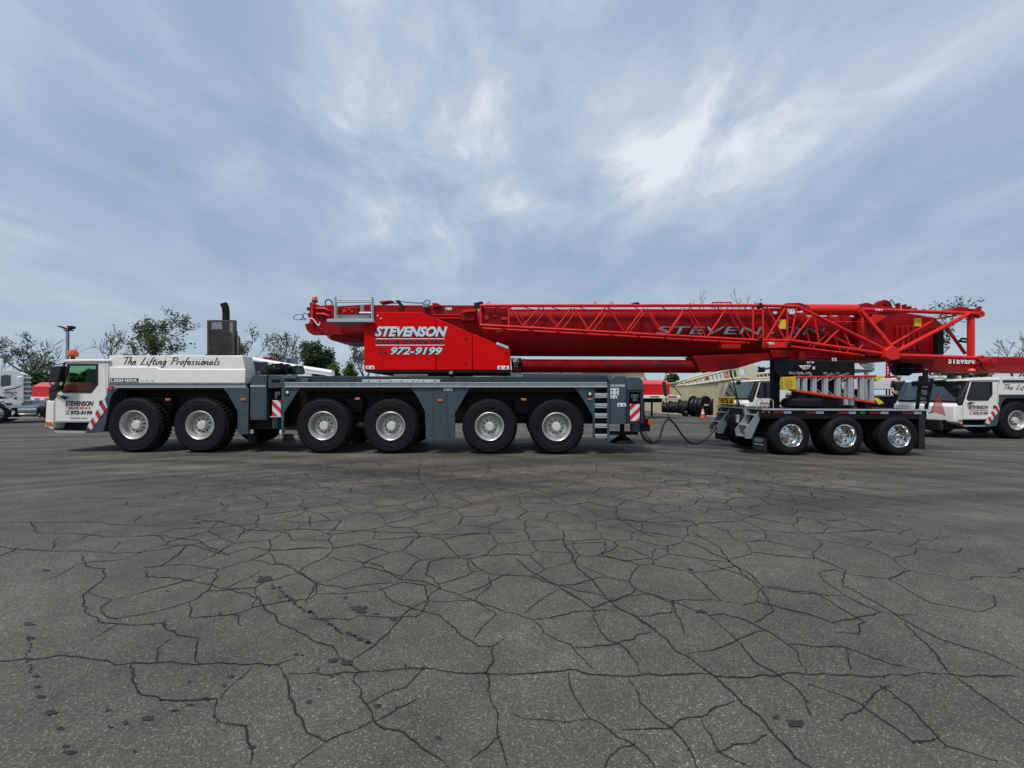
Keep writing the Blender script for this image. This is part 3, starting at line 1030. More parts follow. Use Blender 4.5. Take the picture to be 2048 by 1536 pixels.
# ------------------------------------------------------------------ cab shared by three cranes
def make_cab(parent, y0, y1, glassm, mirror=True, interior=True, bumper=True):
    """truck-crane cab; outlines are read on the main crane, XF moves them for the others"""
    c = MB().px([(133, 723), (216, 723), (216, 797), (208, 797), (183, 842), (108, 842), (107, 803), (111, 797), (118, 776)], y0, y0 + .06,
                holes=[[(136, 729), (194, 729), (194, 768), (181, 784), (127, 784), (121, 779)]]).build('cab', WHITE, parent, bevel=.008)
    side2 = MB().px([(133, 723), (216, 723), (216, 797), (208, 797), (183, 842), (108, 842), (107, 803), (111, 797), (118, 776)], y0, y0 + .06,
                    holes=[[(136, 729), (194, 729), (194, 768), (181, 784), (127, 784), (121, 779)]])
    for v in side2.v:
        v.y += y1 - y0 - .06
    side2.build('far_side_panel', WHITE, c, bevel=.008)
    MB().px([(131, 718.5), (218, 718.5), (218, 723.5), (128, 724.5)], y0 - .03, y1 + .03).build('roof', WHITE, c, bevel=.02)
    MB().px([(213, 724), (216, 724), (216, 842), (213, 842)], y0 + .06, y1 - .06).build('rear_wall', WHITE, c)
    MB().px([(104, 786), (110, 786), (112, 842), (106, 858), (90, 852), (90, 835), (92, 803), (99, 797)], y0 + .03, y1 - .03).build('nose', WHITE, c, bevel=.03)
    MB().px([(107, 803), (92.5, 803), (90, 852), (105.5, 859.5), (107, 842)], y0 - .02, y0 + .03).build('corner_panel', WHITE, c, bevel=.015)
    MB().px([(128, 724), (134, 724), (119, 776), (111, 799), (98, 801), (97, 776), (106, 772)], y0 + .004, y0 + .10).build('front_pillar', PLAST, c, bevel=.01)
    s = MB().px([(128, 724), (134, 724), (119, 776), (111, 799), (104, 801), (106, 772)], y0 + .004, y0 + .10)
    for v in s.v:
        v.y += y1 - y0 - .1
    s.build('front_pillar', PLAST, c)
    MB().px([(112, 838), (213, 838), (213, 842), (112, 842)], y0 + .06, y1 - .06).build('floor', BLACK, c)
    # window with its black rubber frame
    w = MB().px([(134.5, 727.5), (195.5, 727.5), (195.5, 768.5), (181.8, 785.6), (126, 785.6), (119.5, 780)], y0 - .012, y0 + .02,
                holes=[[(138, 731.5), (191.5, 731.5), (191.5, 766.5), (179.5, 781.5), (128, 781.5), (124, 778)]]).build('window_frame', PLAST, c)
    MB().px([(137, 730.5), (192.5, 730.5), (192.5, 767), (180, 782.5), (127, 782.5), (123, 778.5)], y0 + .008, y0 + .014).build('window_pane', glassm, c, smooth=False)
    g2 = MB().px([(137, 730.5), (192.5, 730.5), (192.5, 767), (180, 782.5), (127, 782.5), (123, 778.5)], y0 + .008, y0 + .014)
    for v in g2.v:
        v.y += y1 - y0 - .05
    g2.build('window_pane', glassm, c, smooth=False)
    MB().px([(127.5, 724.5), (128.3, 724.5), (106.2, 785.5), (105.4, 785.5)], y0 + .10, y1 - .10).build('windscreen', GLASSB if glassm is not GLASS else glassm, c, smooth=False)
    # wipers and number light strip on the nose
    a, b = W(105.5, 786, y0), W(119, 748, y0)
    for q in (.7, 1.65):
        MB().tube([(a.x - .03, y0 + q, a.z), (a.x + .01, y0 + q + .55, a.z + .2)], .012, 6).build('wiper', PLAST, c)
    if bumper:
        MB().px([(86, 845), (92, 845), (94, 868), (92, 880), (86, 876)], y0 + .25, y1 - .25).build('bumper', PLAST, c, bevel=.02)
    for q in (.42, y1 - y0 - .75) if bumper else ():
        x = W(86, 850, y0)
        MB().box(x.x - .03, x.x + .06, y0 + q, y0 + q + .34, x.z - .20, x.z - .02).build('headlight', CHROME, c, bevel=.02)
    # door: seams, handle, sill, step
    MB().px([(107, 841), (184, 841), (182, 844.5), (107, 844.5)], y0 - .015, y0 + .05).build('door_sill', ALUP, c)
    MB().px([(198, 801), (206, 801), (206, 815), (202, 817), (198, 812)], y0 - .012, y0 + .01).build('door_handle', PLAST, c, bevel=.012)
    MB().px([(109.6, 788), (110.2, 788), (110.2, 841), (109.6, 841)], y0 - .002, y0 + .01).build('door_seam', PLAST, c)
    MB().px([(211.6, 724), (212.1, 724), (212.1, 797), (211.6, 797)], y0 - .002, y0 + .01).build('door_seam', PLAST, c)
    MB().px([(107, 861.5), (173, 863), (173, 866), (112, 866)], y0 - .02, y0 + .25).build('step', ALU, c)
    MB().px([(107, 845), (180, 845), (172, 862), (107, 860)], y0 + .30, y0 + .40).build('step_well', BLACK, c)
    MB().px([(209, 796), (214, 815), (183, 859), (171.5, 857.5)], y0 - .03, y0 + .02).build('warning_panel', STRIPE_CAB, c)
    MB().px([(214, 776), (236, 776), (226, 786), (219, 800), (212, 842), (206, 864), (172, 867), (171.5, 858), (183, 860), (214.5, 815), (210, 797), (214, 790)], y0 - .02, y0 + .40).build('mudguard', SLATE, c)
    if mirror:
        MB().px([(98, 733), (121, 731), (116, 764), (98, 763)], y0 - .34, y0 - .16).build('mirror', PLAST, c, bevel=.03)
        MB().px([(100, 768), (117, 771), (113, 781), (104, 786), (101, 778)], y0 - .26, y0 - .10).build('mirror', PLAST, c, bevel=.03)
        q0 = W(101, 732, y0 - .25)
        MB().tube([W(128, 727, y0 + .02), W(112, 729, y0 - .15), q0, W(100, 768, y0 - .2), W(108, 779, y0 + .02)], .014, 6).build('mirror_arm', PLAST, c)
        MB().tube([W(107, 790, y0), W(118, 791, y0 - .06), W(126, 793, y0 - .08)], .013, 6).tube([W(124, 793, y0 - .08), W(131, 796, y0 - .08)], [.045, .05], 8).build('grab_mirror', PLAST, c)
    MB().px([(91, 844), (103, 844), (103.5, 852), (92, 851)], y0 - .035, y0 - .01).build('indicator', AMBER, c)
    if interior:
        p = W(165, 800, y0)
        for dy in (.35, 1.5):
            MB().box(p.x - .1, p.x + .42, y0 + dy, y0 + dy + .5, p.z - .1, p.z + .06).box(p.x + .32, p.x + .46, y0 + dy, y0 + dy + .5, p.z + .06, p.z + .45).build('seat', DRED, c, bevel=.05)
        q = W(137, 780, y0)
        ring = [(q.x + .10 * cos(a) * .5 + .1, y0 + .6 + .2 * sin(a), q.z + .16 * cos(a) - .04) for a in [2 * pi * i / 20 for i in range(21)]]
        MB().tube(ring, .014, 6).tube([(q.x + .1, y0 + .6, q.z - .04), (q.x - .1, y0 + .6, q.z - .3)], .03, 6).build('steering_wheel', PLAST, c)
        MB().px([(106, 787), (122, 785), (126, 796), (110, 800)], y0 + .12, y1 - .12).build('dashboard', PLAST, c)
    return c


STRIPE_CAB = stripes('cab chevron', (0.50, 0.015, 0.03), (0.62, 0.65, 0.68), 4.6, 30)

# ------------------------------------------------------------------ the big six-axle crane
Y0 = 11.40
crane = thing('mobile_crane', 'long six-axle mobile crane with white cab, slate carrier and red boom filling the middle', 'crane', (W(640, 900, Y0).x, 12.9, 0))
cab = make_cab(crane, Y0, Y0 + 2.5, GLASS, bumper=False)
lettering('STEVENSON', (130.5, 802, 187, 812), Y0 - .006, DECALK, cab, shear=.28, bold=.035)
lettering('CRANE SERVICE', (137, 814, 181, 818.5), Y0 - .006, DECALR, cab, bold=.02)
lettering('219\n630', (131, 821, 138, 829), Y0 - .006, DECALK, cab, bold=.01)
lettering('972-9199', (141, 821.5, 184.5, 829.5), Y0 - .006, DECALK, cab, shear=.28, bold=.035)
lettering('CROWN POINT  INDIANA', (140, 835, 175, 838), Y0 - .006, DECALK, cab, bold=.015)
p = W(146, 706, Y0 + .5)
MB().lathe([(.0, .20), (.08, .18), (.115, .11), (.12, .04), (.11, .0)], (p.x, p.y, p.z - .10), 'z', 16).build('beacon', AMBER, cab)
MB().lathe([(.05, -.03), (.05, .10)], (p.x, p.y, p.z - .19), 'z', 10).build('beacon_post', PLAST, cab)

ENG = Y0 + .04
eng = MB().px([(217.5, 711), (484, 711), (490.5, 738), (491, 767.5), (217.5, 767.5)], ENG, 11.9).build('engine_cover', WHITE, crane, bevel=.015)
MB().px([(217.8, 733.5), (312, 733.5), (322, 738), (490.6, 738), (490.8, 766.5), (217.8, 766.5)], ENG - .022, ENG + .02).build('engine_cover_panel', WHITE, eng, bevel=.02)
MB().rect(218, 769, 492, 772.5, ENG - .03, ENG + .06).build('trim_strip', GREYST, crane)
MB().rect(218, 772.7, 492, 775.5, ENG - .035, ENG + .06).build('trim_strip', ALUP, crane)
zb = W(300, 729, ENG)
script_text('The Lifting Professionals', W(243, 720, ENG).x, W(440, 720, ENG).x, W(330, 729.5, ENG).z, .098, .022, lambda x, z: ENG - .004, DECALK, eng)
badge = MB().rect(220, 756.5, 276.5, 765, ENG - .03, ENG - .02).build('badge', DECALK, eng)
lettering('LIEBHERR', (222, 758, 275, 763.6), ENG - .033, DECALW, badge, bold=.03)
for k in range(3):
    MB().rect(281 + k * 10, 759.5, 288 + k * 10, 764.5, ENG - .026, ENG - .02).build('plate', DECALW, eng)
    MB().rect(282.5 + k * 10, 760.5, 286 + k * 10, 761.5, ENG - .030, ENG - .026).build('plate_print', DECALK, eng)
for a in (245, 410):
    MB().rect(a, 708.8, a + 30, 711, ENG + .1, 11.8).build('roof_hatch', SLATED, eng)
for a in (262, 330, 406):
    MB().rect(a, 712, a + .6, 733, ENG - .003, ENG + .005).build('seam', GREYST, eng)

# exhaust housing
ex = MB().px([(414, 640), (468.5, 640), (468.5, 711), (414, 711)], 12.9, 13.02, holes=[[(417, 643), (465.5, 643), (465.5, 709), (417, 709)]]).build('exhaust_cage', SOOT, crane)
MB().rect(219, 742, 500, 776, 11.95, 13.9).build('engine_bay', BLACK, crane)
MB().rect(300, 718, 480, 742, 12.6, 13.8).build('engine_block', SLATED, crane, bevel=.04)
mesh_mb = MB()
for k in range(26):
    x = 417 + k * 1.9
    mesh_mb.px([(x, 643), (x + .6, 643), (x + .6, 709), (x, 709)], 12.905, 12.915)
for k in range(33):
    y = 644 + k * 2.0
    mesh_mb.px([(417, y), (466, y), (466, y + .6), (417, y + .6)], 12.917, 12.925)
mesh_mb.build('cage_mesh', SOOT, ex, smooth=False)
p = W(441, 690, 13.25)
MB().lathe([(.0, -.32), (.30, -.3), (.33, -.2), (.33, .35), (.25, .45), (.0, .47)], (p.x, 13.25, p.z), 'z', 24).build('silencer', SOOT, ex)
MB().tube([W(452, 665, 13.25), W(452, 625, 13.25), W(451, 615, 13.25), W(447.5, 608, 13.25)], [.10, .10, .10, .105], 16).build('exhaust_pipe', BLACK, ex)
MB().tube([W(472, 711, 13.1), W(472, 662, 13.1)], .045, 10).tube([W(477, 711, 13.0), W(477, 676, 13.0), W(470, 668, 13.1)], .05, 10).build('coolant_pipe', SOOT, ex)

# underframe and dark wheel wells
frame = MB().box(W(225, 0, 12).x, W(1285, 0, 12).x, 11.98, 13.85, .78, 1.80).build('underframe', BLACK, crane)
MB().box(W(500, 0, 12).x, W(566, 0, 12).x, 11.62, 14.2, .62, 1.9).build('outrigger_beam', BLACK, frame)
well = MB()
for a, b in ((219, 474), (600, 850), (912, 1185)):
    well.box(W(a, 776, 11.5).x, W(b, 776, 11.5).x, Y0 + .05, 13.9, 1.66, 1.745)
well.build('wheel_well', BLACK, frame)
for a, b, c_ in ((300, 360, 1), (700, 735, 1), (1030, 1062, 1)):
    MB().box(W(a, 0, 12).x, W(b, 0, 12).x, 11.75, 12.0, 1.05, 1.5).build('air_tank', BLACK, frame, bevel=.04)

hubs = [(267, .0), (399, .5), (645.6, 1.1), (781, .2), (979, .7), (1113.6, .4)]
for hx, rt in hubs:
    c0 = W(hx, 852, 11.37)
    wheel(BIGW, crane, (c0.x, 11.37, .735), rot=rt)
    wheel(BIGW, crane, (c0.x, 14.35, .735), flip=True, rot=rt, only=('tyre',))
    MB().lathe([(.12, 0), (.14, .5), (.14, 1.6), (.12, 2.1)], (c0.x, 11.8, .735), 'y', 12).build('axle', BLACK, frame)

# side panels
SIDE = [[(447, 776.5), (497.5, 776.5), (496, 868.5), (475, 868.5), (475, 823), (457, 790)],
        [(563, 774.5), (603, 774.5), (593.5, 785), (567.5, 826), (567.5, 867), (562, 868)],
        [(820, 776.5), (940, 776.5), (934, 785), (910, 827), (910, 876), (851.5, 876), (850, 822), (832, 789)],
        [(1149, 776.5), (1190, 776.5), (1190, 876), (1186.5, 876), (1185.5, 831), (1159.5, 789)]]
for q in SIDE:
    MB().px(q, Y0 + .01, Y0 + .07).build('side_panel', SLATE, crane, bevel=.006)
for bx_, by_ in [(824, 780), (936, 780), (829, 786), (931, 787), (862, 870), (900, 870), (857, 830), (905, 832), (457, 781), (490, 781), (480, 862), (492, 862), (480, 830), (571, 778), (599, 778), (1156, 780), (1186, 780), (1168, 798), (504, 760), (529, 760), (504, 835), (529, 835), (1224, 762), (1248, 762), (1224, 844), (1248, 844)]:
    qb = W(bx_, by_, Y0)
    MB().lathe([(0, -.012), (.010, -.011), (.013, 0)], (qb.x, Y0 - (.0 if bx_ not in (504, 529, 1224, 1248) else .03) + .008, qb.z), 'y', 8).build('bolt', BLACK, crane)
for sx_ in (866.5, 895.5):
    MB().rect(sx_, 777, sx_ + .5, 876, Y0 + .006, Y0 + .02).build('seam', BLACK, crane)
for sx_ in (640, 700, 760, 820, 876, 930, 1000, 1060, 1130):
    MB().rect(sx_, 764.3, sx_ + .6, 774.4, Y0 - .038, Y0).build('trim_joint', GREYST, crane)
for sx_ in (640, 705, 1050, 1110, 1180):
    MB().rect(sx_, 754.5, sx_ + 1.2, 763.8, Y0 + .20, Y0 + .24).build('deck_rib', SLATE, crane)
MB().px([(566, 868), (585, 868), (590, 886), (563, 886)], Y0 + .12, Y0 + .15).build('mud_flap', BLACK, crane)
MB().px([(497, 840), (510, 840), (513, 887), (497, 887)], Y0 + .3, Y0 + .34).build('mud_flap', BLACK, crane)
MB().rect(569, 764.2, 1214.5, 766.5, Y0 - .03, Y0 + .10).build('trim_strip', ALUP, crane)
MB().rect(569, 766.7, 1214.5, 771.6, Y0 - .02, Y0 + .10).build('trim_strip', GREYST, crane)
MB().rect(569, 771.8, 1214.5, 774.6, Y0 - .035, Y0 + .10).build('trim_strip', ALUP, crane)
MB().px([(590, 752), (1215, 753.5), (1215, 764), (590, 764)], Y0 + .22, 14.1).build('deck', SLATED, crane, bevel=.01)
MB().rect(600, 757, 616, 765, Y0 + .1, Y0 + .3).build('deck_box', SLATE, crane, bevel=.01)
MB().px([(1046, 748), (1215, 750), (1222, 753), (1046, 753.6)], Y0 + .5, 13.9).build('rear_deck', SLATE, crane)

# front outrigger boxes
MB().px([(501, 757), (507, 750), (533, 750), (533, 840), (500, 840)], Y0 - .02, Y0 + .6).build('outrigger_box', SLATE, crane, bevel=.012)
MB().rect(500.5, 770, 531, 774, Y0 - .03, Y0 + .1).build('trim_strip', ALUP, crane)
ob = MB().px([(536, 757), (541, 750), (562, 750), (569, 756), (569, 775), (536, 777)], Y0, Y0 + .6).build('outrigger_head', SLATE, crane, bevel=.012)
MB().rect(543, 759, 560, 764, Y0 - .012, Y0 + .01).build('grip_recess', BLACK, ob)
MB().rect(533, 777, 537, 840, Y0 + .04, Y0 + .5).build('outrigger_post', SLATED, crane)
MB().rect(537, 777, 563, 838, Y0 + .28, Y0 + .5).build('jack_recess', BLACK, crane)
MB().rect(544.5, 800.5, 561.5, 832.5, Y0 + .03, Y0 + .06).build('warning_panel', STRIPE_A, crane)
MB().rect(540, 832.5, 563, 834.5, Y0 + .02, Y0 + .2).build('panel_bracket', ALU, crane)
p = W(552.5, 845, Y0 + .2)
MB().lathe([(.10, -.16), (.105, -.15), (.105, .22), (.09, .24)], (p.x, p.y, p.z), 'z', 20).build('jack_cylinder', SLATE, crane)
for sx, sy in ((500, 862), (559, 863)):
    MB().rect(sx, sy - 3, sx + 5, sy + 5, Y0 + .1, Y0 + .16).build('lamp', DECALW, crane)


def sticker(r, Y, parent, marks=2):
    o = MB().rect(*r, Y - .006, Y).build('sticker', DECALW, parent, smooth=False)
    x0, y0, x1, y1 = r
    mb = MB()
    for k in range(marks):
        a = x0 + (x1 - x0) * (k + .18) / marks
        mb.px([(a, y0 + (y1 - y0) * .75), (a + (x1 - x0) * .3 / marks, y0 + (y1 - y0) * .2), (a + (x1 - x0) * .6 / marks, y0 + (y1 - y0) * .75)], Y - .010, Y - .0065)
    mb.build('sticker_print', DECALK, o, smooth=False)
    return o


sticker((546, 783.5, 559.5, 790), Y0 + .27, crane)
sticker((547.5, 791, 554, 797), Y0 + .27, crane, 1)
sticker((887.5, 776.5, 904.5, 781.5), Y0 + .008, crane)
for lx, ly in ((573.5, 785), (1180, 788)):
    l = MB().rect(lx - 5, ly - 5.5, lx + 5, ly + 6.5, Y0 - .005, Y0 + .02).build('side_lamp', PLAST, crane, bevel=.008)
    q = W(lx + (1.5 if lx < 600 else 0), ly, Y0)
    MB().lathe([(0, -.02), (.03, -.015), (.038, .0)], (q.x, Y0 - .004, q.z), 'y', 14).build('lens', DECALW, l)
for lx, ly in ((335, 799), (486, 799), (714.5, 797.5), (880.5, 801), (1047.5, 799), (1180, 798.5)):
    MB().rect(lx - 5, ly - 2.2, lx + 5, ly + 2.2, Y0 - .015 if lx > 400 and lx not in (714.5, 1047.5) else Y0 + .04, Y0 + .06).build('marker_light', AMBER, crane, bevel=.006)
MB().rect(217, 772, 224, 780, Y0 - .04, Y0).build('marker_light', DECALR, crane)

# rear ladder
lad = MB().rect(1214.8, 775, 1219, 883, Y0 - .05, Y0 + .12).rect(1187, 866, 1190, 877, Y0 - .05, Y0 + .1).build('side_ladder', SLATE, crane)
MB().rect(1190, 776, 1215, 876, Y0 + .16, Y0 + .2).build('ladder_back', BLACK, lad)
for a, b in ((786.5, 795.7), (807, 816), (827, 836), (848, 856), (868.6, 876)):
    m = (a + b) / 2 + .6
    MB().rect(1190.2, a, 1214.6, m, Y0 - .03, Y0 + .14).rect(1190.2, m, 1214.6, b, Y0 - .02, Y0 + .14).build('rung', ALUP, lad, bevel=.004)

# rear outrigger boxes
MB().px([(1220.5, 758), (1228, 752), (1252, 752), (1252.5, 760), (1252, 848.5), (1220.5, 848.5)], Y0 - .03, Y0 + .6).build('outrigger_box', SLATE, crane, bevel=.012)
MB().rect(1221, 769, 1250, 774, Y0 - .04, Y0).build('trim_strip', ALUP, crane)
MB().px([(1253, 760), (1258, 754), (1280, 755), (1286, 762), (1287, 780), (1253, 780)], Y0 - .01, Y0 + .6).build('outrigger_head', SLATE, crane, bevel=.012)
MB().px([(1253, 780), (1287, 780), (1287, 846), (1253, 848)], Y0 + .01, Y0 + .5, holes=[[(1258, 784), (1282, 784), (1282, 845), (1258, 845)]]).build('jack_frame', SLATED, crane)
MB().rect(1258, 784, 1282, 846, Y0 + .28, Y0 + .5).build('jack_recess', BLACK, crane)
MB().rect(1260, 808, 1279.5, 842, Y0 + .02, Y0 + .05).build('warning_panel', STRIPE_B, crane)
p = W(1270, 853, Y0 + .2)
MB().lathe([(.11, -.14), (.13, -.10), (.13, .18), (.12, .2)], (p.x, p.y, p.z), 'z', 20).build('jack_cylinder', SLATE, crane)
sticker((1262, 788.5, 1277, 795), Y0 + .27, crane)
num4 = MB().rect(1266, 796.5, 1274, 802.5, Y0 + .26, Y0 + .27).build('sticker', DECALW, crane)
lettering('4', (1268, 797.2, 1272, 801.8), Y0 + .254, DECALK, num4)
for r in ((1220.8, 776.5, 1237.5, 784), (1220.8, 784.5, 1237.5, 790.5), (1220.8, 791.5, 1234, 797), (1235, 806, 1252, 813)):
    sticker(r, Y0 - .031, crane)
p = W(1246, 884, Y0 + .35)
MB().lathe([(.33, 0), (.33, .03), (.16, .16), (.10, .17), (.10, .26)], (p.x, Y0 + .45, .27), 'z', 24).build('outrigger_pad', BLACK, crane)
MB().box(p.x - .36, p.x + .4, Y0 + .3, Y0 + .6, .50, .58).build('pad_bracket', BLACK, crane)
MB().box(p.x - .05, p.x + .05, Y0 + .4, Y0 + .5, .44, .9).build('pad_post', BLACK, crane)
MB().rect(1281, 837, 1300, 863, Y0 + .45, Y0 + .55).build('tail_bracket', BLACK, crane)
MB().rect(1296.5, 839, 1304, 850, Y0 + .38, Y0 + .5).build('tail_lamp', AMBER, crane, bevel=.008)
MB().tube([W(1293, 850, Y0 + .5), W(1293, 826, Y0 + .5)], .018, 6).build('tail_rod', ALU, crane)

# deck machinery between cover and superstructure
for a in ((517, 747, 520, 727, 527, 723, 534, 746), (590, 747, 594, 732, 600, 731, 604, 747)):
    MB().px([(a[i], a[i + 1]) for i in range(0, 8, 2)], 12.1, 12.3).build('cable_bracket', SLATED, crane)
hz = MB()
rr = random.Random(3)
for k in range(16):
    a, b = rr.uniform(533, 560), rr.uniform(565, 600)
    yy = rr.uniform(12.1, 13.0)
    hz.tube([W(a, 745, yy), W(a + 4, rr.uniform(728, 740), yy), W((a + b) / 2, rr.uniform(727, 738), yy), W(b - 4, rr.uniform(730, 741), yy), W(b, 746, yy)], rr.uniform(.02, .035), 6)
hz.build('hydraulic_hoses', BLACK, crane)
MB().rect(537, 733, 585, 747, 12.5, 13.2).build('valve_block', BLACK, crane, bevel=.03)
MB().rect(562, 733, 575, 739, 12.44, 12.52).build('valve_cover', GREYST, crane)
MB().rect(498, 742, 520, 750, 12.0, 13.4).build('deck_plate', GREYST, crane)

# turntable and silver rail
p = W(880, 750, 12.85)
MB().lathe([(1.05, -.03), (1.05, .05), (.98, .06), (.98, .18), (1.1, .19), (1.1, .22)], (p.x, 12.85, W(880, 756, 11.7).z), 'z', 48).build('turntable', BLACK, crane)
rail = MB().rect(724, 759, 880, 764, Y0 + .06, Y0 + .2).build('rope_rail', ALU, crane, bevel=.004)
for k in range(7):
    MB().rect(736 + k * 22, 761, 738 + k * 22, 763, Y0 + .045, Y0 + .06).build('rail_bolt', PLAST, rail)
MB().rect(787, 748.5, 856, 751, Y0 + .3, Y0 + .4).build('rope_rail', ALU, crane)

# superstructure
YP = 11.60
hous = MB().px([(735, 650), (860, 640), (1012, 700), (1015, 737), (735, 737)], YP + .12, 14.0).build('machinery_housing', RED2, crane)
PAN = [[(748, 623.8), (839.5, 623.8), (871.4, 636.2), (871.4, 740), (728, 740), (728, 645), (748, 645)],
       [(872.3, 636.5), (944.6, 667), (944.6, 740), (872.3, 740)],
       [(945.5, 667.4), (1020.5, 698), (1021, 740), (945.5, 740)]]
pans = [MB().px(q, YP, YP + .11).build('cladding_panel', RED, crane, bevel=.014) for q in PAN]
for q in PAN:
    s = MB().px(q, YP, YP + .11)
    for v in s.v:
        v.y += 2.4
    s.build('cladding_panel', RED, crane, bevel=.014)
MB().px([(728, 740.4), (1021, 740.4), (1021, 745), (735, 745)], YP + .02, 14.0).build('housing_sill', BLACK, crane)
MB().rect(765.6, 700, 766.3, 740, YP - .003, YP).build('seam', BLACK, pans[0])
for (q, a, b) in ((pans[1], 931, 677), (pans[1], 931, 727.5), (pans[2], 1012, 705.5), (pans[2], 1012, 728), (pans[0], 755.5, 631.5), (pans[0], 762, 637.5)):
    pz = W(a, b, YP)
    MB().lathe([(0, -.022), (.022, -.018), (.03, 0)], (pz.x, YP, pz.z), 'y', 10).build('latch', ALU if b < 640 else PLAST, q)
BT = YP - .004
lettering('STEVENSON', (747, 654.5, 892.5, 675.3), BT, DECALK, pans[0], 'lettering_shadow', shear=.32, bold=.09)
lettering('STEVENSON', (749.5, 653, 895, 673), BT - .004, DECALB, pans[0], shear=.32, bold=.05)
for y in (677.5, 690.3):
    MB().rect(751.5, y - .8, 889, y + .8, BT - .002, BT).build('lettering_rule', DECALW, pans[0])
lettering('CRANE SERVICE INC.', (752, 680.2, 888, 688.6), BT, DECALK, pans[0], bold=.04)
lettering('219', (757.5, 695.5, 774, 701), BT, DECALK, pans[0], shear=.25, bold=.02)
lettering('630', (756, 702.5, 774.5, 708.5), BT, DECALK, pans[0], shear=.25, bold=.02)
lettering('972-9199', (779, 696, 882, 711.2), BT, DECALK, pans[0], 'lettering_shadow', shear=.3, bold=.06)
lettering('972-9199', (781, 694.5, 884.5, 709.5), BT - .004, DECALB, pans[0], shear=.3, bold=.028)
sticker((731.5, 731.5, 748.5, 738.2), YP, pans[0])
sticker((995, 731.5, 1018, 738.8), YP, pans[2])
MB().px([(994, 684), (1017.5, 693.5), (1016, 698), (992.5, 688.5)], YP - .02, YP - .01).build('sticker', DECALW, pans[2])
for k in range(6):
    x = 996 + k * 3.5
    y = 686 + k * 1.45
    MB().px([(x, y + 2.4), (x + 1.6, y + .6), (x + 2.6, y + 1.0), (x + 1, y + 2.9)], YP - .026, YP - .021).build('sticker_print', DECALK, pans[2])
MB().rect(898, 742, 905, 748, YP - .03, YP + .05).build('side_lamp', GREYST, crane)

# catwalk
cat = MB().rect(653.5, 637.5, 747, 644, YP - .15, YP + .6).build('catwalk', ALUP, crane, bevel=.006)
MB().rect(673, 629.5, 740, 637, YP + .05, YP + .12).build('toe_board', GREYST, cat)
for x in (670.5, 744):
    MB().tube([W(x, 637, YP - .08), W(x, 594, YP - .08)], .028, 10).build('post', ALUP, cat)
    MB().tube([W(x + 2, 637, YP + .5), W(x + 2, 597, YP + .5)], .026, 10).build('post', ALUP, cat)
for y, yy in ((599.5, YP + .5), (603.5, YP - .08)):
    MB().tube([W(671, y, yy), W(744, y, yy)], .024, 10).build('handrail', ALUP, cat)
MB().tube([W(719, 626, YP - .08), W(744, 626, YP - .08)], .032, 10).build('handrail', ALUP, cat)
MB().rect(720.5, 610, 727, 626, YP + .2, YP + .3).build('gate_plate', GREYST, cat)

# boom
YB, YC, YF = 12.45, 13.10, 13.75


def boomprof(top, bot, k=1.0):
    a = (YC - YB) * k
    h = top - bot
    pts = [(YC - a * .93, top), (YC - a, top - .06), (YC - a * 1.03, bot + h * .66), (YC - a * .88, bot + h * .34), (YC - a * .62, bot + h * .12), (YC - a * .3, bot + .02), (YC, bot)]
    return pts + [(2 * YC - y, z) for y, z in reversed(pts[:-1])]


zt, zbm = W(1200, 621, YB).z, 2.75
boom = MB().xprism(boomprof(zt, zbm), W(800, 0, YB).x, W(1512, 0, YB).x).build('boom', RED2, crane)
zt0 = W(900, 611, YB).z
MB().xprism([(YB - .06, zt0), (YB - .06, zt0 - .40), (YF + .06, zt0 - .40), (YF + .06, zt0)], W(745, 0, YB).x, W(956, 0, YB).x).build('boom_top_plate', RED2, boom, bevel=.02)
for y in (628.5, 635):
    MB().rect(866, y, 925, y + 1.6, YB - .10, YB - .05).build('boom_rib', REDT, boom)
MB().rect(922.5, 621, 949, 641, YB - .22, YB - .05).build('jib_bracket', RED2, boom, bevel=.01)
MB().px([(925, 620), (949, 617), (950, 622), (925, 625)], YB - .3, YB - .1).build('jib_bracket', REDT, boom)
sticker((891, 615, 903.5, 620), YB - .061, boom)
k1 = [(1.0, 1512, 1530, .02), (.90, 1530, 1600, -.06), (.94, 1600, 1616, -.02), (.84, 1616, 1690, -.12), (.9, 1690, 1705, -.08), (.80, 1705, 1760, -.16)]
for kk, a, b, dz_ in k1:
    MB().xprism(boomprof(zt + dz_, zbm - dz_ * .3 - .05, kk + .05), W(a, 0, YB).x, W(b, 0, YB).x).build('telescope_section', RED2, boom)
lettering('STEVENSON', (1310, 653, 1654, 669.5), YB - .045, DECALK, boom, 'lettering_shadow', shear=.18, bold=.05)
lettering('STEVENSON', (1312, 654, 1652, 667.5), YB - .05, mat('dimmed grey decal', (0.26, 0.26, 0.28), 0.5, var=0.4, scale=4, dirt=0.5, dirtcol=(0.10, 0.03, 0.03)), boom, shear=.18, bold=.0)  # white letters greyed so they show less through the lattice
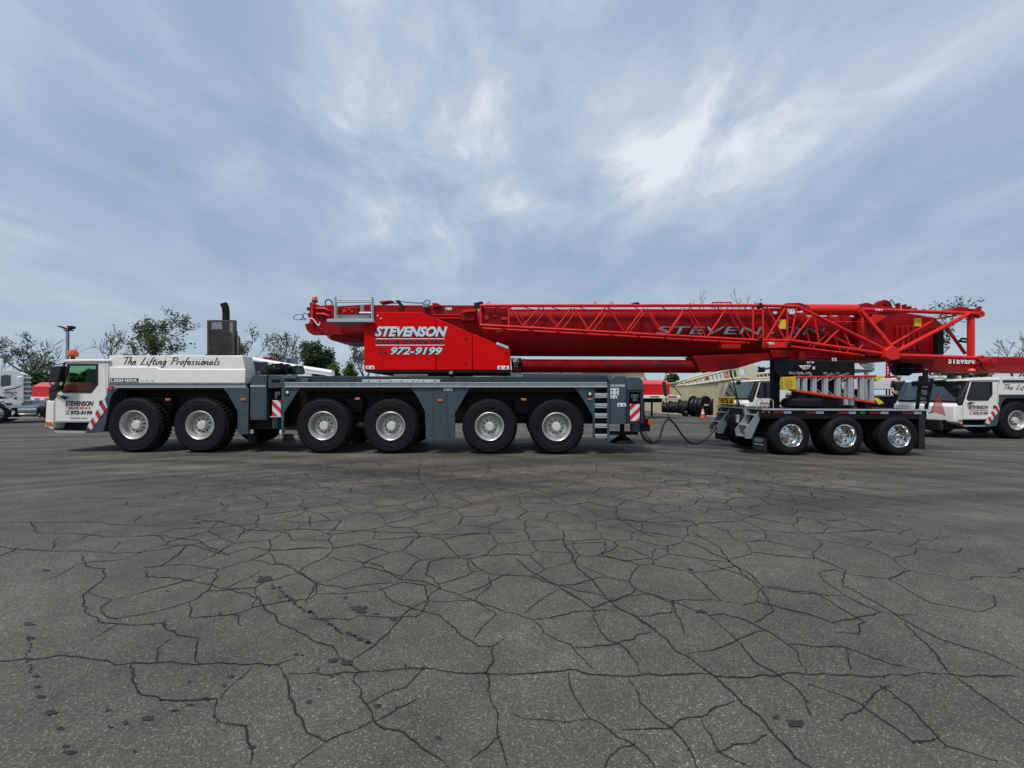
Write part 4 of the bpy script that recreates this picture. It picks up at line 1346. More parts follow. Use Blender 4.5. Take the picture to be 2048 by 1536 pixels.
# boom foot at the rear
foot = MB().px([(619, 604), (628, 606), (640, 611), (664, 609), (672, 612), (745, 608), (745, 668), (728, 676), (700, 672), (658, 669), (624, 669), (616, 664), (612, 658), (609, 648), (617, 646), (620, 641), (614, 629), (619, 624)], 12.30, 12.50).build('boom_foot', RED2, crane, bevel=.015)
s = MB().px([(619, 604), (628, 606), (640, 611), (664, 609), (672, 612), (745, 608), (745, 668), (728, 676), (700, 672), (658, 669), (624, 669), (616, 664), (612, 658), (609, 648), (617, 646), (620, 641), (614, 629), (619, 624)], 12.30, 12.50)
for v in s.v:
    v.y += 1.35
s.build('foot_plate', RED2, foot)
MB().px([(630, 612), (745, 612), (745, 666), (630, 664)], 12.5, 13.65).build('foot_core', RED2, foot)
for y in (617, 628):
    MB().tube([W(632, y, 12.26), W(648, y, 12.24), W(655, y + 3, 12.24), W(659, y + 5, 12.26)], .035, 8).build('foot_rib', REDT, foot)
MB().tube([W(625, 608, 12.25), W(625, 648, 12.25)], .04, 8).build('foot_post', REDT, foot)
MB().px([(661, 672), (690, 668), (728, 672), (728, 683), (681, 684.5), (661.5, 680)], 12.4, 13.7).build('foot_keel', RED2, foot, bevel=.02)
MB().rect(675, 613, 717, 636, 12.20, 12.32).build('winch_housing', RED2, foot, bevel=.05)
for x, y, r in ((700, 618, .05), (705, 624, .035), (690, 622, .06)):
    q = W(x, y, 12.2)
    MB().lathe([(0, -.06), (r, -.05), (r, .02)], (q.x, 12.2, q.z), 'y', 12).build('winch_fitting', REDT, foot)
q = W(629.5, 600, 12.9)
bc = MB().lathe([(0, .14), (.05, .13), (.078, .08), (.082, 0)], (q.x, 12.9, q.z - .02), 'z', 16).build('beacon', AMBER, foot)
MB().lathe([(.085, -.05), (.085, 0), (.03, 0), (.03, -.16)], (q.x, 12.9, q.z - .02), 'z', 12).build('beacon_base', PLAST, bc)
MB().rect(613, 614, 621, 620, 12.5, 12.65).build('horn', PLAST, foot, bevel=.01)


def cable(name, pts, Y, r, m, parent, n=6, sub=6):
    P = [W(a, b, Y) if not isinstance(a, Vector) else a for a, b in pts]
    out = []
    for i in range(len(P) - 1):
        p0, p1, p2, p3 = P[max(i - 1, 0)], P[i], P[i + 1], P[min(i + 2, len(P) - 1)]
        for q_ in range(sub):
            t = q_ / sub
            out.append(0.5 * (2 * p1 + (p2 - p0) * t + (2 * p0 - 5 * p1 + 4 * p2 - p3) * t * t + (3 * p1 - p0 - 3 * p2 + p3) * t ** 3))
    out.append(P[-1])
    return MB().tube(out, r, n).build(name, m, parent)


cable('wire', [(621, 628), (608, 627), (605, 634), (612, 638), (604, 639), (592, 639), (587, 634), (595, 629), (604, 630), (607, 635), (600, 639)], 12.6, .010, PLAST, foot)
cable('wire', [(613, 637), (626, 638), (632, 646), (638, 651), (640, 644)], 12.2, .016, DECALW, foot)
cable('wire', [(651, 611), (651, 603), (657, 599), (663, 603), (665, 611)], 12.6, .018, PLAST, foot)
cable('wire', [(790, 607), (800, 604), (797, 601), (808, 604), (845, 606), (852, 600), (860, 603), (856, 610), (850, 608)], 12.6, .014, PLAST, boom)
MB().px([(790, 601), (797, 600), (808, 612), (806, 618), (800, 612)], 12.2, 12.3).build('top_lever', BLACK, boom)
MB().px([(757, 603), (780, 600.5), (786, 602), (760, 606)], 12.5, 12.8).build('top_plate', RED2, boom)
MB().px([(864, 606), (874, 606), (883, 611), (875, 614), (866, 614)], 12.3, 12.5).build('top_lug', RED2, boom)
MB().rect(845, 607, 856, 614, 12.2, 12.35).build('sensor', GREYST, boom)

# luffing cylinder
pc0, pc1 = W(1043, 731.5, 12.9), W(1392, 731.5, 12.9)
RC_ = .205
lift = MB().lathe([(.0, 0), (RC_ * .9, 0), (RC_, .02), (RC_, .12), (RC_ * .96, .14), (RC_ * .96, pc1.x - pc0.x)], (pc0.x, 12.9, pc0.z), 'x', 32).build('lift_cylinder', RED2, crane)
script_text('The Lifting Professionals', W(1203, 0, 12.7).x, W(1382, 0, 12.7).x, pc0.z - .03, .085, .020, lambda x, z: 12.9 - sqrt(max(0, (RC_ * .96) ** 2 - (z - pc0.z) ** 2)) - .006, DECALK, lift)
MB().px([(1385, 712), (1400, 744), (1440, 742), (1480, 735), (1545, 716), (1545, 705)], 12.62, 13.2).build('cylinder_bracket', RED2, crane, bevel=.02)
q = W(1033, 727, 12.5)
MB().lathe([(0, -.06), (.13, -.05), (.15, 0), (.15, .6)], (q.x, 12.4, q.z), 'y', 20).build('cylinder_pivot', BLACK, crane)
MB().px([(1022, 716), (1043, 716), (1043, 744), (1024, 744)], 12.55, 13.2).build('pivot_bracket', RED2, crane)
hz = MB()
for k in range(9):
    a = rr.uniform(1025, 1040)
    hz.tube([W(a, 716, 12.3), W(a + rr.uniform(-4, 4), 724, 12.2), W(a + rr.uniform(-5, 5), 734, 12.25), W(a, 740, 12.4)], .014, 6)
hz.build('hydraulic_hoses', GREYST, crane)
MB().rect(1336, 742, 1345, 746, 12.75, 13.0).build('strap_lug', RED2, crane)

# lattice jib along the side of the boom
YN, YR = 11.72, 12.33
jib = MB().tube([W(960, 611.5, YN), W(1520, 611, YN), W(1595, 613, YN)], .045, 10).build('jib', REDT, crane)


def strut(p, q, Ya, Yb, r, nm='diagonal'):
    return MB().tube([W(p[0], p[1], Ya), W(q[0], q[1], Yb)], r, 8).build(nm, REDT, jib)


strut((960, 650), (1523, 681), YN, YN, .036, 'chord')
zr = W(960, 611.5, YN)
ra, rb = W(960, 650, YN), W(1523, 681, YN)


def shifted(p, q, r, nm='diagonal', yy=YR):
    a, b = W(p[0], p[1], YN), W(q[0], q[1], YN)
    a.y = b.y = yy
    return MB().tube([a, b], r, 8).build(nm, REDT, jib)


shifted((962, 611.5), (1590, 611.5), .04, 'chord')
shifted((962, 650), (1523, 681), .032, 'chord')
ZZ = [((1020, 614.7), (1046, 651.7)), ((1046, 651.7), (1079, 615)), ((1085, 615), (1112.6, 655)), ((1112.6, 655), (1142.5, 616)), ((1148, 616), (1176, 659.7)), ((1176, 659.7), (1210, 615)), ((1217, 616), (1249, 663.6)), ((1252, 663.6), (1287.6, 616)),
      ((1295, 617), (1326.7, 667)), ((1334.5, 667), (1369.6, 616)), ((1377, 617), (1411, 672)), ((1416.5, 672), (1453, 617)), ((1464.7, 617), (1501, 677))]
for p, q in ZZ:
    strut(p, q, YN, YN, .018)
    off = 15
    shifted((p[0] + off, p[1]), (q[0] + off, q[1]), .016)
for k in range(10):     # lacing across top and bottom
    x = 985 + k * 56
    a, b = W(x, 611.5, YN), W(x + 28, 611.5, YN)
    MB().tube([a, (b.x, YR, b.z)], .015, 6).build('lacing', REDT, jib)
    c_, d_ = W(x, 650 + (x - 960) * .055, YN), W(x + 28, 650 + (x - 932) * .055, YN)
    MB().tube([c_, (d_.x, YR, d_.z)], .015, 6).build('lacing', REDT, jib)
strut((1506, 614), (1506, 678), YN, YN, .03, 'post')
strut((1526, 614), (1526, 681), YN, YN, .03, 'post')
strut((1574.5, 614), (1574.5, 681), YN, YN, .026, 'post')
strut((961.5, 611), (961.5, 651), YN, YN, .03, 'post')
strut((1017.5, 611), (1017.5, 653), YN, YN, .026, 'post')
MB().px([(962, 615), (1016, 615), (1016, 649), (962, 649)], YN + .12, YN + .16, holes=[[(W_[0], W_[1]) for W_ in [(989 + 5 * cos(a), 634 + 5 * sin(a)) for a in [2 * pi * i / 14 for i in range(14)]]]]).build('end_plate', RED2, jib)
for (a, b, r) in ((973, 634, .07), (1006, 636, .03)):
    q = W(a, b, YN + .12)
    MB().lathe([(0, -.03), (r, -.03), (r, .01)], (q.x, YN + .12, q.z), 'y', 14).build('end_boss', REDT, jib)
MB().rect(1002, 634, 1014, 639, YN + .06, YN + .12).build('pin_plate', REDT, jib)
strut((1533.5, 615), (1570, 680), YN, YN, .026)
strut((1570, 616), (1532, 679), YN - .02, YN - .02, .026)
MB().px([(1527, 616), (1574, 616), (1574, 680), (1527, 680)], YN + .14, YN + .18, holes=[[(1551 + 5 * cos(a), 623.5 + 5 * sin(a)) for a in [2 * pi * i / 14 for i in range(14)]], [(1547 + 5 * cos(a), 668 + 5 * sin(a)) for a in [2 * pi * i / 14 for i in range(14)]]]).build('gusset_plate', RED2, jib)
MB().rect(1558.4, 639, 1572, 657.6, YN + .02, YN + .05).build('yellow_plate', YELLOW, jib)
MB().px([(1525, 684), (1580, 684), (1581, 695), (1526, 696)], YN - .04, YN + .04).build('lug_plate', REDT, jib, bevel=.01)
for a in (1530, 1576):
    q = W(a, 690, YN)
    MB().lathe([(0, -.07), (.06, -.07), (.06, .07)], (q.x, YN, q.z), 'y', 14).build('pin', RED2 if a < 1550 else BLACK, jib)
sticker((1535, 684.5, 1548, 689), YN - .041, jib)
sticker((1576, 618, 1589, 622.5), YN - .03, jib)
q = W(1518, 672, YN - .03)
MB().tube([(q.x + .045 * cos(a), q.y, q.z + .06 * sin(a)) for a in [2 * pi * i / 14 for i in range(15)]], .015, 6).build('shackle', REDT, jib)
MB().rect(1519, 606, 1525, 616, YN - .06, YN + .08).rect(1519, 676, 1525, 686, YN - .06, YN + .08).build('hinge_block', BLACK, jib)
strut((1595, 613), (1772, 700), YN, YN - .1, .045, 'chord')
strut((1523, 681), (1582, 681), YN, YN, .045, 'chord')
strut((1582, 681), (1770, 708), YN, YN - .1, .045, 'chord')
shifted((1590, 613), (1765, 700), .035, 'chord')
shifted((1560, 682), (1765, 707), .035, 'chord')
for p, q in (((1593.5, 616), (1580, 681)), ((1585, 681), (1624, 630)), ((1627, 631), (1639, 688)), ((1645.5, 690), (1679, 658)), ((1687, 661), (1702, 697)), ((1716.6, 699), (1730.5, 684))):
    strut(p, q, YN - .02, YN - .03, .024)
    shifted((p[0] + 12, p[1]), (q[0] + 12, q[1]), .02)
strut((1656.5, 643.7), (1732.7, 643.7), 12.1, 12.1, .014, 'rod')
strut((1724, 635), (1724, 678), 12.1, 12.1, .035, 'post')
# erection cylinder on the jib
q0, q1 = W(1612, 619.5, 12.15), W(1712, 620.5, 12.15)
MB().lathe([(0, 0), (.15, 0), (.155, .03), (.155, q1.x - q0.x - .03), (.13, q1.x - q0.x), (0, q1.x - q0.x)], (q0.x, 12.15, q0.z), 'x', 28).build('jib_cylinder', REDT, jib)
MB().px([(1573, 606), (1600, 605), (1613, 609), (1613, 619), (1575, 616)], 12.0, 12.3).build('cylinder_clevis', RED2, jib, bevel=.02)
q = W(1662, 634, 12.0)
MB().box(q.x - .04, q.x + .04, 11.98, 12.1, q.z - .04, q.z + .06).build('cylinder_port', REDT, jib)
# a-frame at the boom head
YA = 11.55
node = MB().px([(1772, 700), (1784, 691), (1797, 697), (1803, 712), (1798, 719), (1784, 721), (1770, 714)], YA - .06, YA + .10).build('node_plate', REDT, jib, bevel=.02)
strut((1722, 621), (1786, 697), YA + .25, YA, .05, 'leg')
strut((1796, 702), (1937, 628), YA, YA, .056, 'leg')
strut((1722, 619), (1961, 627.5), YA + .25, YA, .052, 'chord')
strut((1800, 711), (1960, 716.5), YA, YA, .055, 'chord')
strut((1941.7, 628), (1941.7, 716), YA + .1, YA + .1, .078, 'post')
strut((1893, 655), (1931, 708), YA + .5, YA + .35, .04, 'brace')
strut((1870, 639), (1782, 690), YA + .5, YA + .3, .032, 'brace')
strut((1843, 634), (1876, 637.5), YA + .45, YA + .45, .022, 'brace')
strut((1876, 637.5), (1912, 631), YA + .45, YA + .45, .022, 'brace')
strut((1805, 675), (1804, 697), YA + .4, YA + .4, .04, 'brace')
strut((1722, 625), (1722, 618), YA + .3, YA + .3, .09, 'clevis')
s = MB().tube([W(1730, 640, YA + .25), W(1790, 711, YA + .2)], .03, 8)
for (px_, py_) in ((1959, 628.5), (1960, 717)):
    q = W(px_, py_, YA)
    MB().lathe([(.035, -.06), (.085, -.06), (.085, .06), (.035, .06)], (q.x, YA, q.z), 'y', 18, close=True).build('end_lug', REDT, jib)
MB().px([(1952, 621), (1960, 612), (1965, 614), (1962, 618), (1966, 626), (1960, 636), (1953, 632)], YA - .03, YA + .05).build('end_hook', RED2, jib)
MB().px([(1904, 621), (1912, 614), (1932, 613), (1940, 617), (1956, 618), (1956, 624), (1910, 624)], YA + .1, YA + .5).build('sheave_bracket', RED2, jib, bevel=.015)
MB().rect(1829.6, 636, 1843, 652, YA + .22, YA + .25).build('yellow_plate', YELLOW, jib)
sticker((1751, 618, 1765, 621.5), YA + .10, jib)
MB().tube([W(1938, 685, YA + .3), W(1918, 682, YA + .3), W(1924, 677, YA + .3), W(1938, 679, YA + .3)], .03, 6).build('cable_coil', BLACK, jib)

# boom head with sheaves
hd = MB().px([(1716, 630), (1742, 617), (1800, 624), (1868, 634), (1886, 650), (1886, 709), (1740, 712), (1716, 700)], 12.35, 12.47).build('boom_head', RED2, crane, bevel=.01)
s = MB().px([(1716, 630), (1742, 617), (1800, 624), (1868, 634), (1886, 650), (1886, 709), (1740, 712), (1716, 700)], 12.35, 12.47)
for v in s.v:
    v.y += 1.1
s.build('head_plate', RED2, hd)
MB().px([(1722, 640), (1790, 640), (1790, 705), (1722, 700)], 12.47, 13.45).build('head_core', RED2, hd)
for k in range(7):
    yy = 12.52 + k * .14
    q = W(1830, 672, 12.6)
    MB().lathe([(.12, 0), (.52, -.02), (.52, .02), (.47, .03), (.47, .05), (.52, .06), (.52, .09), (.12, .08)], (q.x, yy, q.z), 'y', 32, close=True).build('sheave', RED2, hd)
for k in range(5):
    x = 1793 + k * 11
    MB().px([(x, 652), (x + 7, 651), (x + 7, 700), (x, 700)], 12.28, 12.36).build('head_rib', RED2, hd, bevel=.02)
MB().px([(1876, 655), (1887.5, 660), (1887.5, 709), (1876, 709)], 12.2, 13.6).build('head_end', BLACK, hd)
q = W(1766, 616, 12.6)
MB().lathe([(.1, 0), (.23, 0), (.23, .04), (.19, .06), (.19, .1), (.23, .12), (.23, .16), (.1, .16)], (q.x, 12.55, q.z), 'y', 28, close=True).build('sheave', RED2, hd)
MB().px([(1712, 622), (1722, 607), (1735, 605), (1752, 610), (1790, 615), (1800, 620), (1760, 626), (1720, 634)], 12.3, 12.5).build('head_ear', RED2, hd, bevel=.015)
for x, a, b in ((1799, 606, 618), (1811.5, 608.5, 619), (1821, 612, 620), (1832, 616, 622), (1850, 618, 624)):
    MB().rect(x - 2.4, a, x + 2.4, b, 12.4, 12.5).build('head_stud', RED2, hd)
cable('wire', [(1778, 612), (1782, 600), (1786, 604), (1790, 612)], 12.5, .012, PLAST, hd)
MB().px([(1738, 640), (1752, 628), (1775, 632), (1762, 640), (1748, 650)], 12.18, 12.28).build('head_gusset', ORANGE if False else REDT, hd)
# rope sheave cluster under the head
MB().lathe([(.10, 0), (.10, .06), (.20, .07), (.17, .10), (.17, .14), (.20, .17), (.17, .20), (.17, .24), (.20, .27), (.17, .30), (.17, .34), (.20, .37), (.20, .42), (.1, .43), (.1, .6)], (W(1806, 740, 12.6).x, 12.9, W(1806, 737, 12.6).z), 'x', 28).build('hook_sheaves', BLACK, hd)
MB().px([(1800, 718), (1870, 718), (1866, 738), (1846, 746), (1846, 728), (1806, 726)], 12.7, 13.2).build('hook_bracket', RED2, hd)
MB().px([(1540, 700), (1716, 704), (1800, 716), (1790, 722), (1700, 720), (1580, 716), (1545, 716)], 12.55, 13.6).build('boom_keel', RED2, crane, bevel=.02)
MB().rect(1598, 702, 1612, 718, 12.3, 12.55).build('keel_bracket', RED2, crane)
MB().px([(1444, 688), (1482, 688), (1482, 697), (1444, 697)], 12.2, 12.45).build('rest_bracket', REDT, crane, bevel=.01)
for k, x in enumerate((1190, 1223, 978)):
    q = W(x, 606, YN)
    MB().tube([(q.x - .04, YN, q.z - .03), (q.x - .03, YN, q.z + .02), (q.x, YN, q.z + .04), (q.x + .03, YN, q.z + .02), (q.x + .04, YN, q.z - .03)], .012, 6).build('lifting_eye', REDT, jib)
MB().px([(1262, 607), (1275, 604), (1280, 607)], YN - .03, YN + .1).build('top_clip', BLACK, jib)
MB().tube([W(1425, 605, 12.3), W(1462, 605, 12.3)], .02, 6).tube([W(1425, 605, 12.3), W(1425, 612, 12.3)], .02, 6).tube([W(1462, 605, 12.3), W(1462, 612, 12.3)], .02, 6).build('top_rail', REDT, jib)
MB().px([(948, 606), (962, 603), (966, 604), (966, 614), (958, 616), (948, 612)], YN + .05, YN + .25).build('hinge_block', BLACK, jib)
sticker((992, 659, 1005, 663), 12.36, boom)

# ------------------------------------------------------------------ boom dolly
YT = 11.45
XT0, XT1 = W(1527, 820, YT).x, W(1856, 820, YT).x
dolly = thing('boom_dolly', 'black three-axle boom dolly with chrome wheels under the tip of the red boom', 'trailer', ((XT0 + XT1) / 2, 12.7, 0))
ZD = 1.235
deck = MB().box(XT0, XT1, YT, 14.0, ZD - .04, ZD).build('deck', BLACK, dolly, bevel=.006)
MB().box(XT0 - .03, XT1 + .02, YT - .02, YT + .015, ZD - .035, ZD + .008).build('deck_edge', ALU, deck)
MB().box(XT0 - .04, XT0, YT + .03, 14.0, ZD - .03, ZD + .006).build('deck_edge', GREYST, deck)
MB().box(XT0 + .03, XT1, YT + .04, 13.95, .98, ZD - .045).build('side_beam', BLACK, dolly)
MB().box(XT0 + .05, XT1 - .1, 12.1, 13.4, .5, .98).build('main_frame', BLACK, dolly)
zt1, zt0_ = W(1600, 821.3, YT).z, W(1600, 826, YT).z
for a, b, m in ((1548, 1569, TAPER), (1569.3, 1584, DECALW), (1613, 1633, TAPER), (1633.3, 1649, DECALW), (1677, 1699, TAPER), (1699.3, 1713.5, DECALW), (1722, 1732, GREEN_TAPE), (1741, 1763, TAPER), (1763.3, 1779, DECALW), (1807, 1830, TAPER), (1830.3, 1845, DECALW)):
    MB().box(W(a, 823, YT).x, W(b, 823, YT).x, YT + .028, YT + .041, ZD - .125, ZD - .06).build('reflective_tape', m, dolly, smooth=False)
for a in (1528, 1539):
    q = W(a, 823, YT)
    MB().lathe([(0, -.02), (.025, -.015), (.03, .02)], (q.x, YT + .03, ZD - .09), 'y', 12).build('marker_lamp', YELLOW if a > 1530 else AMBER, dolly)
for hx in (1583, 1690.5, 1799):
    c0 = W(hx, 875, 11.42)
    wheel(SMALLW, dolly, (c0.x, 11.42, .522), rot=hx)
    wheel(SMALLW, dolly, (c0.x, 11.78, .522), rot=hx + 1, only=('tyre',))
    for yy in (13.75, 14.08):
        wheel(SMALLW, dolly, (c0.x, yy, .522), flip=True, rot=hx, only=('tyre',))
    MB().lathe([(.08, 0), (.08, 2.2)], (c0.x, 11.65, .522), 'y', 12).build('axle', BLACK, dolly)
MB().px([(1838, 827), (1850, 827), (1850, 899), (1838, 897)], YT + .03, YT + .65).build('mud_flap', PLAST, dolly)
f1 = MB().px([(1505, 872), (1534, 876), (1534, 904), (1506, 897)], YT + .15, YT + .17).build('mud_flap', PLAST, dolly)
f2 = MB().px([(1431, 858), (1456, 862), (1456, 882), (1431, 877)], 13.5, 13.52).build('mud_flap', PLAST, dolly)
for f, Yq, x0, y0 in ((f1, YT + .15, 1508, 876), (f2, 13.5, 1433, 860.5)):
    qq = [W(x0 + 10 + 8 * cos(a), y0 + 3 + 3 * sin(a) + 1.5, Yq - .006) for a in [2 * pi * i / 20 for i in range(21)]]
    MB().tube(qq, .007, 5).tube([W(x0 + 5, y0 + 4.5, Yq - .006), W(x0 + 15, y0 + 4.5, Yq - .006)], .01, 5).build('flap_emblem', GREYST, f)
    MB().px([(x0 + 1, y0 + 10.5), (x0 + 19, y0 + 13.5), (x0 + 19, y0 + 14.8), (x0 + 1, y0 + 11.8)], Yq - .008, Yq - .002).build('flap_strip', ALU, f)


def steps(x0, xw, y, dy):
    """bolt-on steps at the dolly front: two raked cheeks and three treads"""
    a = MB()
    prof = [(0, 1.17), (.12, 1.17), (-.20, .42), (-.36, .42), (-.40, .62)]
    root = None
    for k in (0, 1):
        mb = MB().prism([[(x0 + u, v) for u, v in prof]], y + k * dy, y + k * dy + .03)
        o = mb.build('step_cheek' if k else 'steps', GREYST, root or dolly)
        root = root or o
    for z, u in ((1.05, -.06), (.76, -.25), (.47, -.32)):
        MB().box(x0 + u - .06, x0 + u + .16, y + .03, y + dy, z, z + .03).build('step_tread', ALU, root)


steps(XT0 - .02, .4, YT + .18, .46)
steps(XT0 - .02, .4, 13.2, .46)
# front face of the dolly: beams, air bottles and hoses
MB().box(XT0 - .02, XT0 + .04, YT + .05, 13.95, 1.02, ZD - .06).build('front_beam', BLACK, dolly)
MB().box(XT0 - .1, XT0 + .2, 12.25, 13.0, .55, 1.02).build('coupling_block', BLACK, dolly, bevel=.03)
MB().lathe([(.0, -.1), (.06, -.1), (.06, .12), (0, .13)], (XT0 - .12, 12.5, .9), 'z', 12).build('coupling_valve', ALU, dolly)
MB().px([(1490, 818), (1504, 818), (1504, 845), (1494, 848)], 12.2, 12.3).build('tool_tray', ALUP, dolly)
hz = MB()
for k in range(7):
    y = 12.1 + k * .17
    hz.tube([(XT0 - .02, y, 1.1), (XT0 - .12, y + .03, .95), (XT0 - .16, y + .1, .8), (XT0 - .08, y + .2, .62), (XT0 + .05, y + .2, .55)], .02, 6)
hz.build('air_hoses', PLAST, dolly)
for (x, y, Yq, hh) in ((1513, 815.6, 12.0, 18), (1534, 816.5, 11.7, 18), (1444, 812, 13.7, 18), (1462, 812.4, 13.3, 18)):
    q = W(x, y, Yq)
    w = .17
    q.z = ZD
    MB().tube([(q.x, Yq, ZD)] + [(q.x + w / 2 - w / 2 * cos(a), Yq, ZD + .16 + .09 * sin(a)) for a in [pi * i / 8 for i in range(9)]] + [(q.x + w, Yq, ZD)], .012, 8).build('stake_hoop', ALU if x > 1500 else PLAST, dolly)
# bolster carrying the boom
bol = MB().box(W(1546, 0, 12.3).x, W(1563, 0, 12.3).x, 12.3, 12.38, ZD, 2.62).build('bolster_post', BLACK, dolly)
cx0 = W(1640, 0, 12.9).x
MB().lathe([(.85, 0), (.85, .08), (.6, .1), (.55, .75), (.75, .82), (.75, .95)], (cx0, 12.9, ZD), 'z', 28).build('bolster_turntable', BLACK, dolly)
MB().box(W(1556, 0, 12.6).x, W(1695, 0, 12.6).x, 12.25, 12.8, 2.15, 2.60).build('bolster_cradle', BLACK, dolly, bevel=.04)
MB().px([(1548, 716), (1580, 716), (1592, 745), (1590, 760), (1562, 760), (1548, 740)], 12.2, 12.3).build('cradle_cheek', BLACK, dolly, bevel=.02)
MB().lathe([(.2, 0), (.42, 0), (.48, .06), (.48, .2), (.42, .26), (.2, .26)], (W(1606, 0, 12.0).x, 12.0, ZD + .02), 'z', 32, close=True).build('spare_tyre', RUBBER, dolly)
for r in ((1664, 716, 1673, 722), (1614, 723, 1628, 726.5)):
    sticker(r, 12.18, dolly, 1)
n1 = MB().px([(1597, 731), (1622, 730), (1618, 738), (1606, 739)], 12.15, 12.17).build('sign_plate', DECALW, dolly)
lettering('172', (1604, 732.5, 1619, 738), 12.14, DECALR, n1, shear=.2, bold=.03)
MB().rect(1625.5, 733, 1630, 738.5, 12.16, 12.18).build('sticker', DECALW, dolly)
hz = MB()
for k in range(14):
    a = rr.uniform(1570, 1680)
    hz.tube([W(a, 745, 12.2), W(a + rr.uniform(-8, 8), rr.uniform(746, 752), 12.15), W(a + rr.uniform(5, 20), rr.uniform(745, 753), 12.15)], rr.uniform(.012, .03), 6)
hz.build('cradle_fittings', GREYST, dolly)
# folded rear prop and red triangle
pr = MB()
for a, b in (((1834, 818), (1842, 752)), ((1852, 818), (1864, 758))):
    pr.tube([W(*a, 12.2), W(*b, 12.2)], .045, 8)
prop = pr.build('rear_prop', BLACK, dolly)
for t in (.2, .42, .64, .86):
    MB().tube([W(1834 + 8 * t, 818 - 66 * t, 12.2), W(1852 + 12 * t, 818 - 60 * t, 12.2)], .03, 6).build('prop_rung', BLACK if t > .3 else ALU, prop)
MB().tube([W(1848, 770, 12.2), W(1852, 740, 12.2)], [.09, .05], 10).build('prop_head', BLACK, prop)
MB().tube([W(1852, 745, 12.2), W(1852, 738, 12.2)], .035, 10).build('prop_pin', ALU, prop)
MB().rect(1836, 762, 1864, 772, 12.1, 12.3).build('prop_bracket', BLACK, prop)
MB().px([(1877, 784), (1892, 832), (1862, 823)], 12.0, 12.012).build('warning_triangle', REDGL, dolly, smooth=False)
MB().tube([W(1858, 826, 12.0), W(1866, 824, 12.0)], .02, 6).tube([W(1862, 824, 12.0), W(1877, 784, 12.0)], .006, 5).build('triangle_arm', BLACK, dolly)
# whip antenna rod at the front
MB().tube([W(1479, 815, 13.6), W(1466, 760, 13.6), W(1461, 745, 13.6)], [.03, .016, .012], 6).build('flag_rod', PLAST, dolly)

# hose between crane and dolly
hose = MB()
P = [(1281, 862), (1287, 876), (1300, 885), (1317, 881.5), (1326, 852), (1337, 838.5), (1350, 849), (1366, 872), (1384, 887), (1402, 884), (1420, 870), (1431, 852)]


def spline(P, Ys, sub=8):
    V = [W(a, b, y) for (a, b), y in zip(P, Ys)]
    out = []
    for i in range(len(V) - 1):
        p0, p1, p2, p3 = V[max(i - 1, 0)], V[i], V[i + 1], V[min(i + 2, len(V) - 1)]
        for q_ in range(sub):
            t = q_ / sub
            out.append(0.5 * (2 * p1 + (p2 - p0) * t + (2 * p0 - 5 * p1 + 4 * p2 - p3) * t * t + (3 * p1 - p0 - 3 * p2 + p3) * t ** 3))
    out.append(V[-1])
    return out


hl = MB().tube(spline(P, [12.0 + .12 * i for i in range(12)]), .028, 8).build('supply_hose', PLAST)
tag(hl, 'black supply hose looping between the crane tail and the boom dolly', 'hose')
WO[hl] = hl.location.copy()
for dx in (4, 9):
    MB().tube(spline([(1281 + dx, 861), (1285 + dx, 873), (1293 + dx, 881), (1302, 885)], [12.0] * 4), .014, 6).build('branch_hose', PLAST, hl)
MB().tube(spline([(1301, 885), (1309, 884), (1317, 881)], [12.24, 12.3, 12.36]), .045, 8).build('hose_sleeve', PLAST, hl)
st = MB().tube([W(1333, 745, 12.7), W(1328, 764, 12.7)], .012, 6).tube([W(1328, 764, 12.7), W(1332, 792, 12.65)], .05, 6).tube([W(1332, 792, 12.65), W(1335, 820, 12.65), W(1337, 838, 12.6)], .012, 6).build('hanging_strap', PLAST)
tag(st, 'dark strap hanging from the lift cylinder down to the hose', 'strap')

# ------------------------------------------------------------------ step ladder lying on the dolly
YL = 11.75
p = W(1670, 805, YL)
ladr = thing('step_ladder', 'orange fibreglass step ladder with silver treads lying on the dolly deck', 'ladder', (p.x, YL, ZD))
MB().tube([W(1588, 754.5, YL), W(1752, 752, YL)], .028, 6).build('rail', LADDERO, ladr)
MB().px([(1588, 752.8), (1752, 750.4), (1752, 753.4), (1588, 755.8)], YL - .02, YL + .05).build('rail_flange', LADDERO, ladr)
MB().px([(1580, 777.5), (1750, 803), (1750, 807), (1580, 781.5)], YL - .02, YL + .05).build('rail', LADDERO, ladr)
MB().tube([W(1588, 756, YL + .35), W(1752, 756, YL + .35)], .028, 6).tube([W(1588, 780, YL + .35), W(1752, 804, YL + .35)], .028, 6).build('rear_rail', LADDERO, ladr)
for k, x in enumerate((1598, 1613, 1632, 1655, 1680, 1704, 1727, 1747)):
    yb = 778.5 + (x - 1585) * .15
    t = MB().px([(x - 7, 755), (x - 2.5, 755), (x - 2.5, yb), (x - 7, yb)], YL + .01, YL + .10).build('tread', ALU, ladr)
    MB().px([(x - 2.5, 755), (x + 1.4, 755), (x + 1.4, yb + .5), (x - 2.5, yb + .5)], YL - .015, YL + .09).build('tread_lip', ALUP, t)
    if k >= 2:
        MB().tube([W(x + 2, 762, YL - .005), W(x + 12, 756, YL - .005)], .010, 5).tube([W(x + 2, yb - 7, YL - .005), W(x + 12, yb + 2, YL - .005)], .010, 5).build('brace', ALUP, t)
MB().px([(1567, 754), (1592, 753), (1592, 779.5), (1566, 779)], YL - .05, YL + .10).build('top_cap', mat('dirty yellow plastic', (0.62, 0.42, 0.012), 0.55, var=.2, dirt=.6, dirtcol=(.20, .13, .02), scale=9), ladr, bevel=.01)
MB().rect(1570, 757, 1584, 776, YL - .055, YL - .051).build('cap_label', mat('worn yellow label', (0.45, 0.32, 0.02), .6, var=.6, scale=30, dirt=.9, dirtcol=(.03, .03, .02)), ladr)
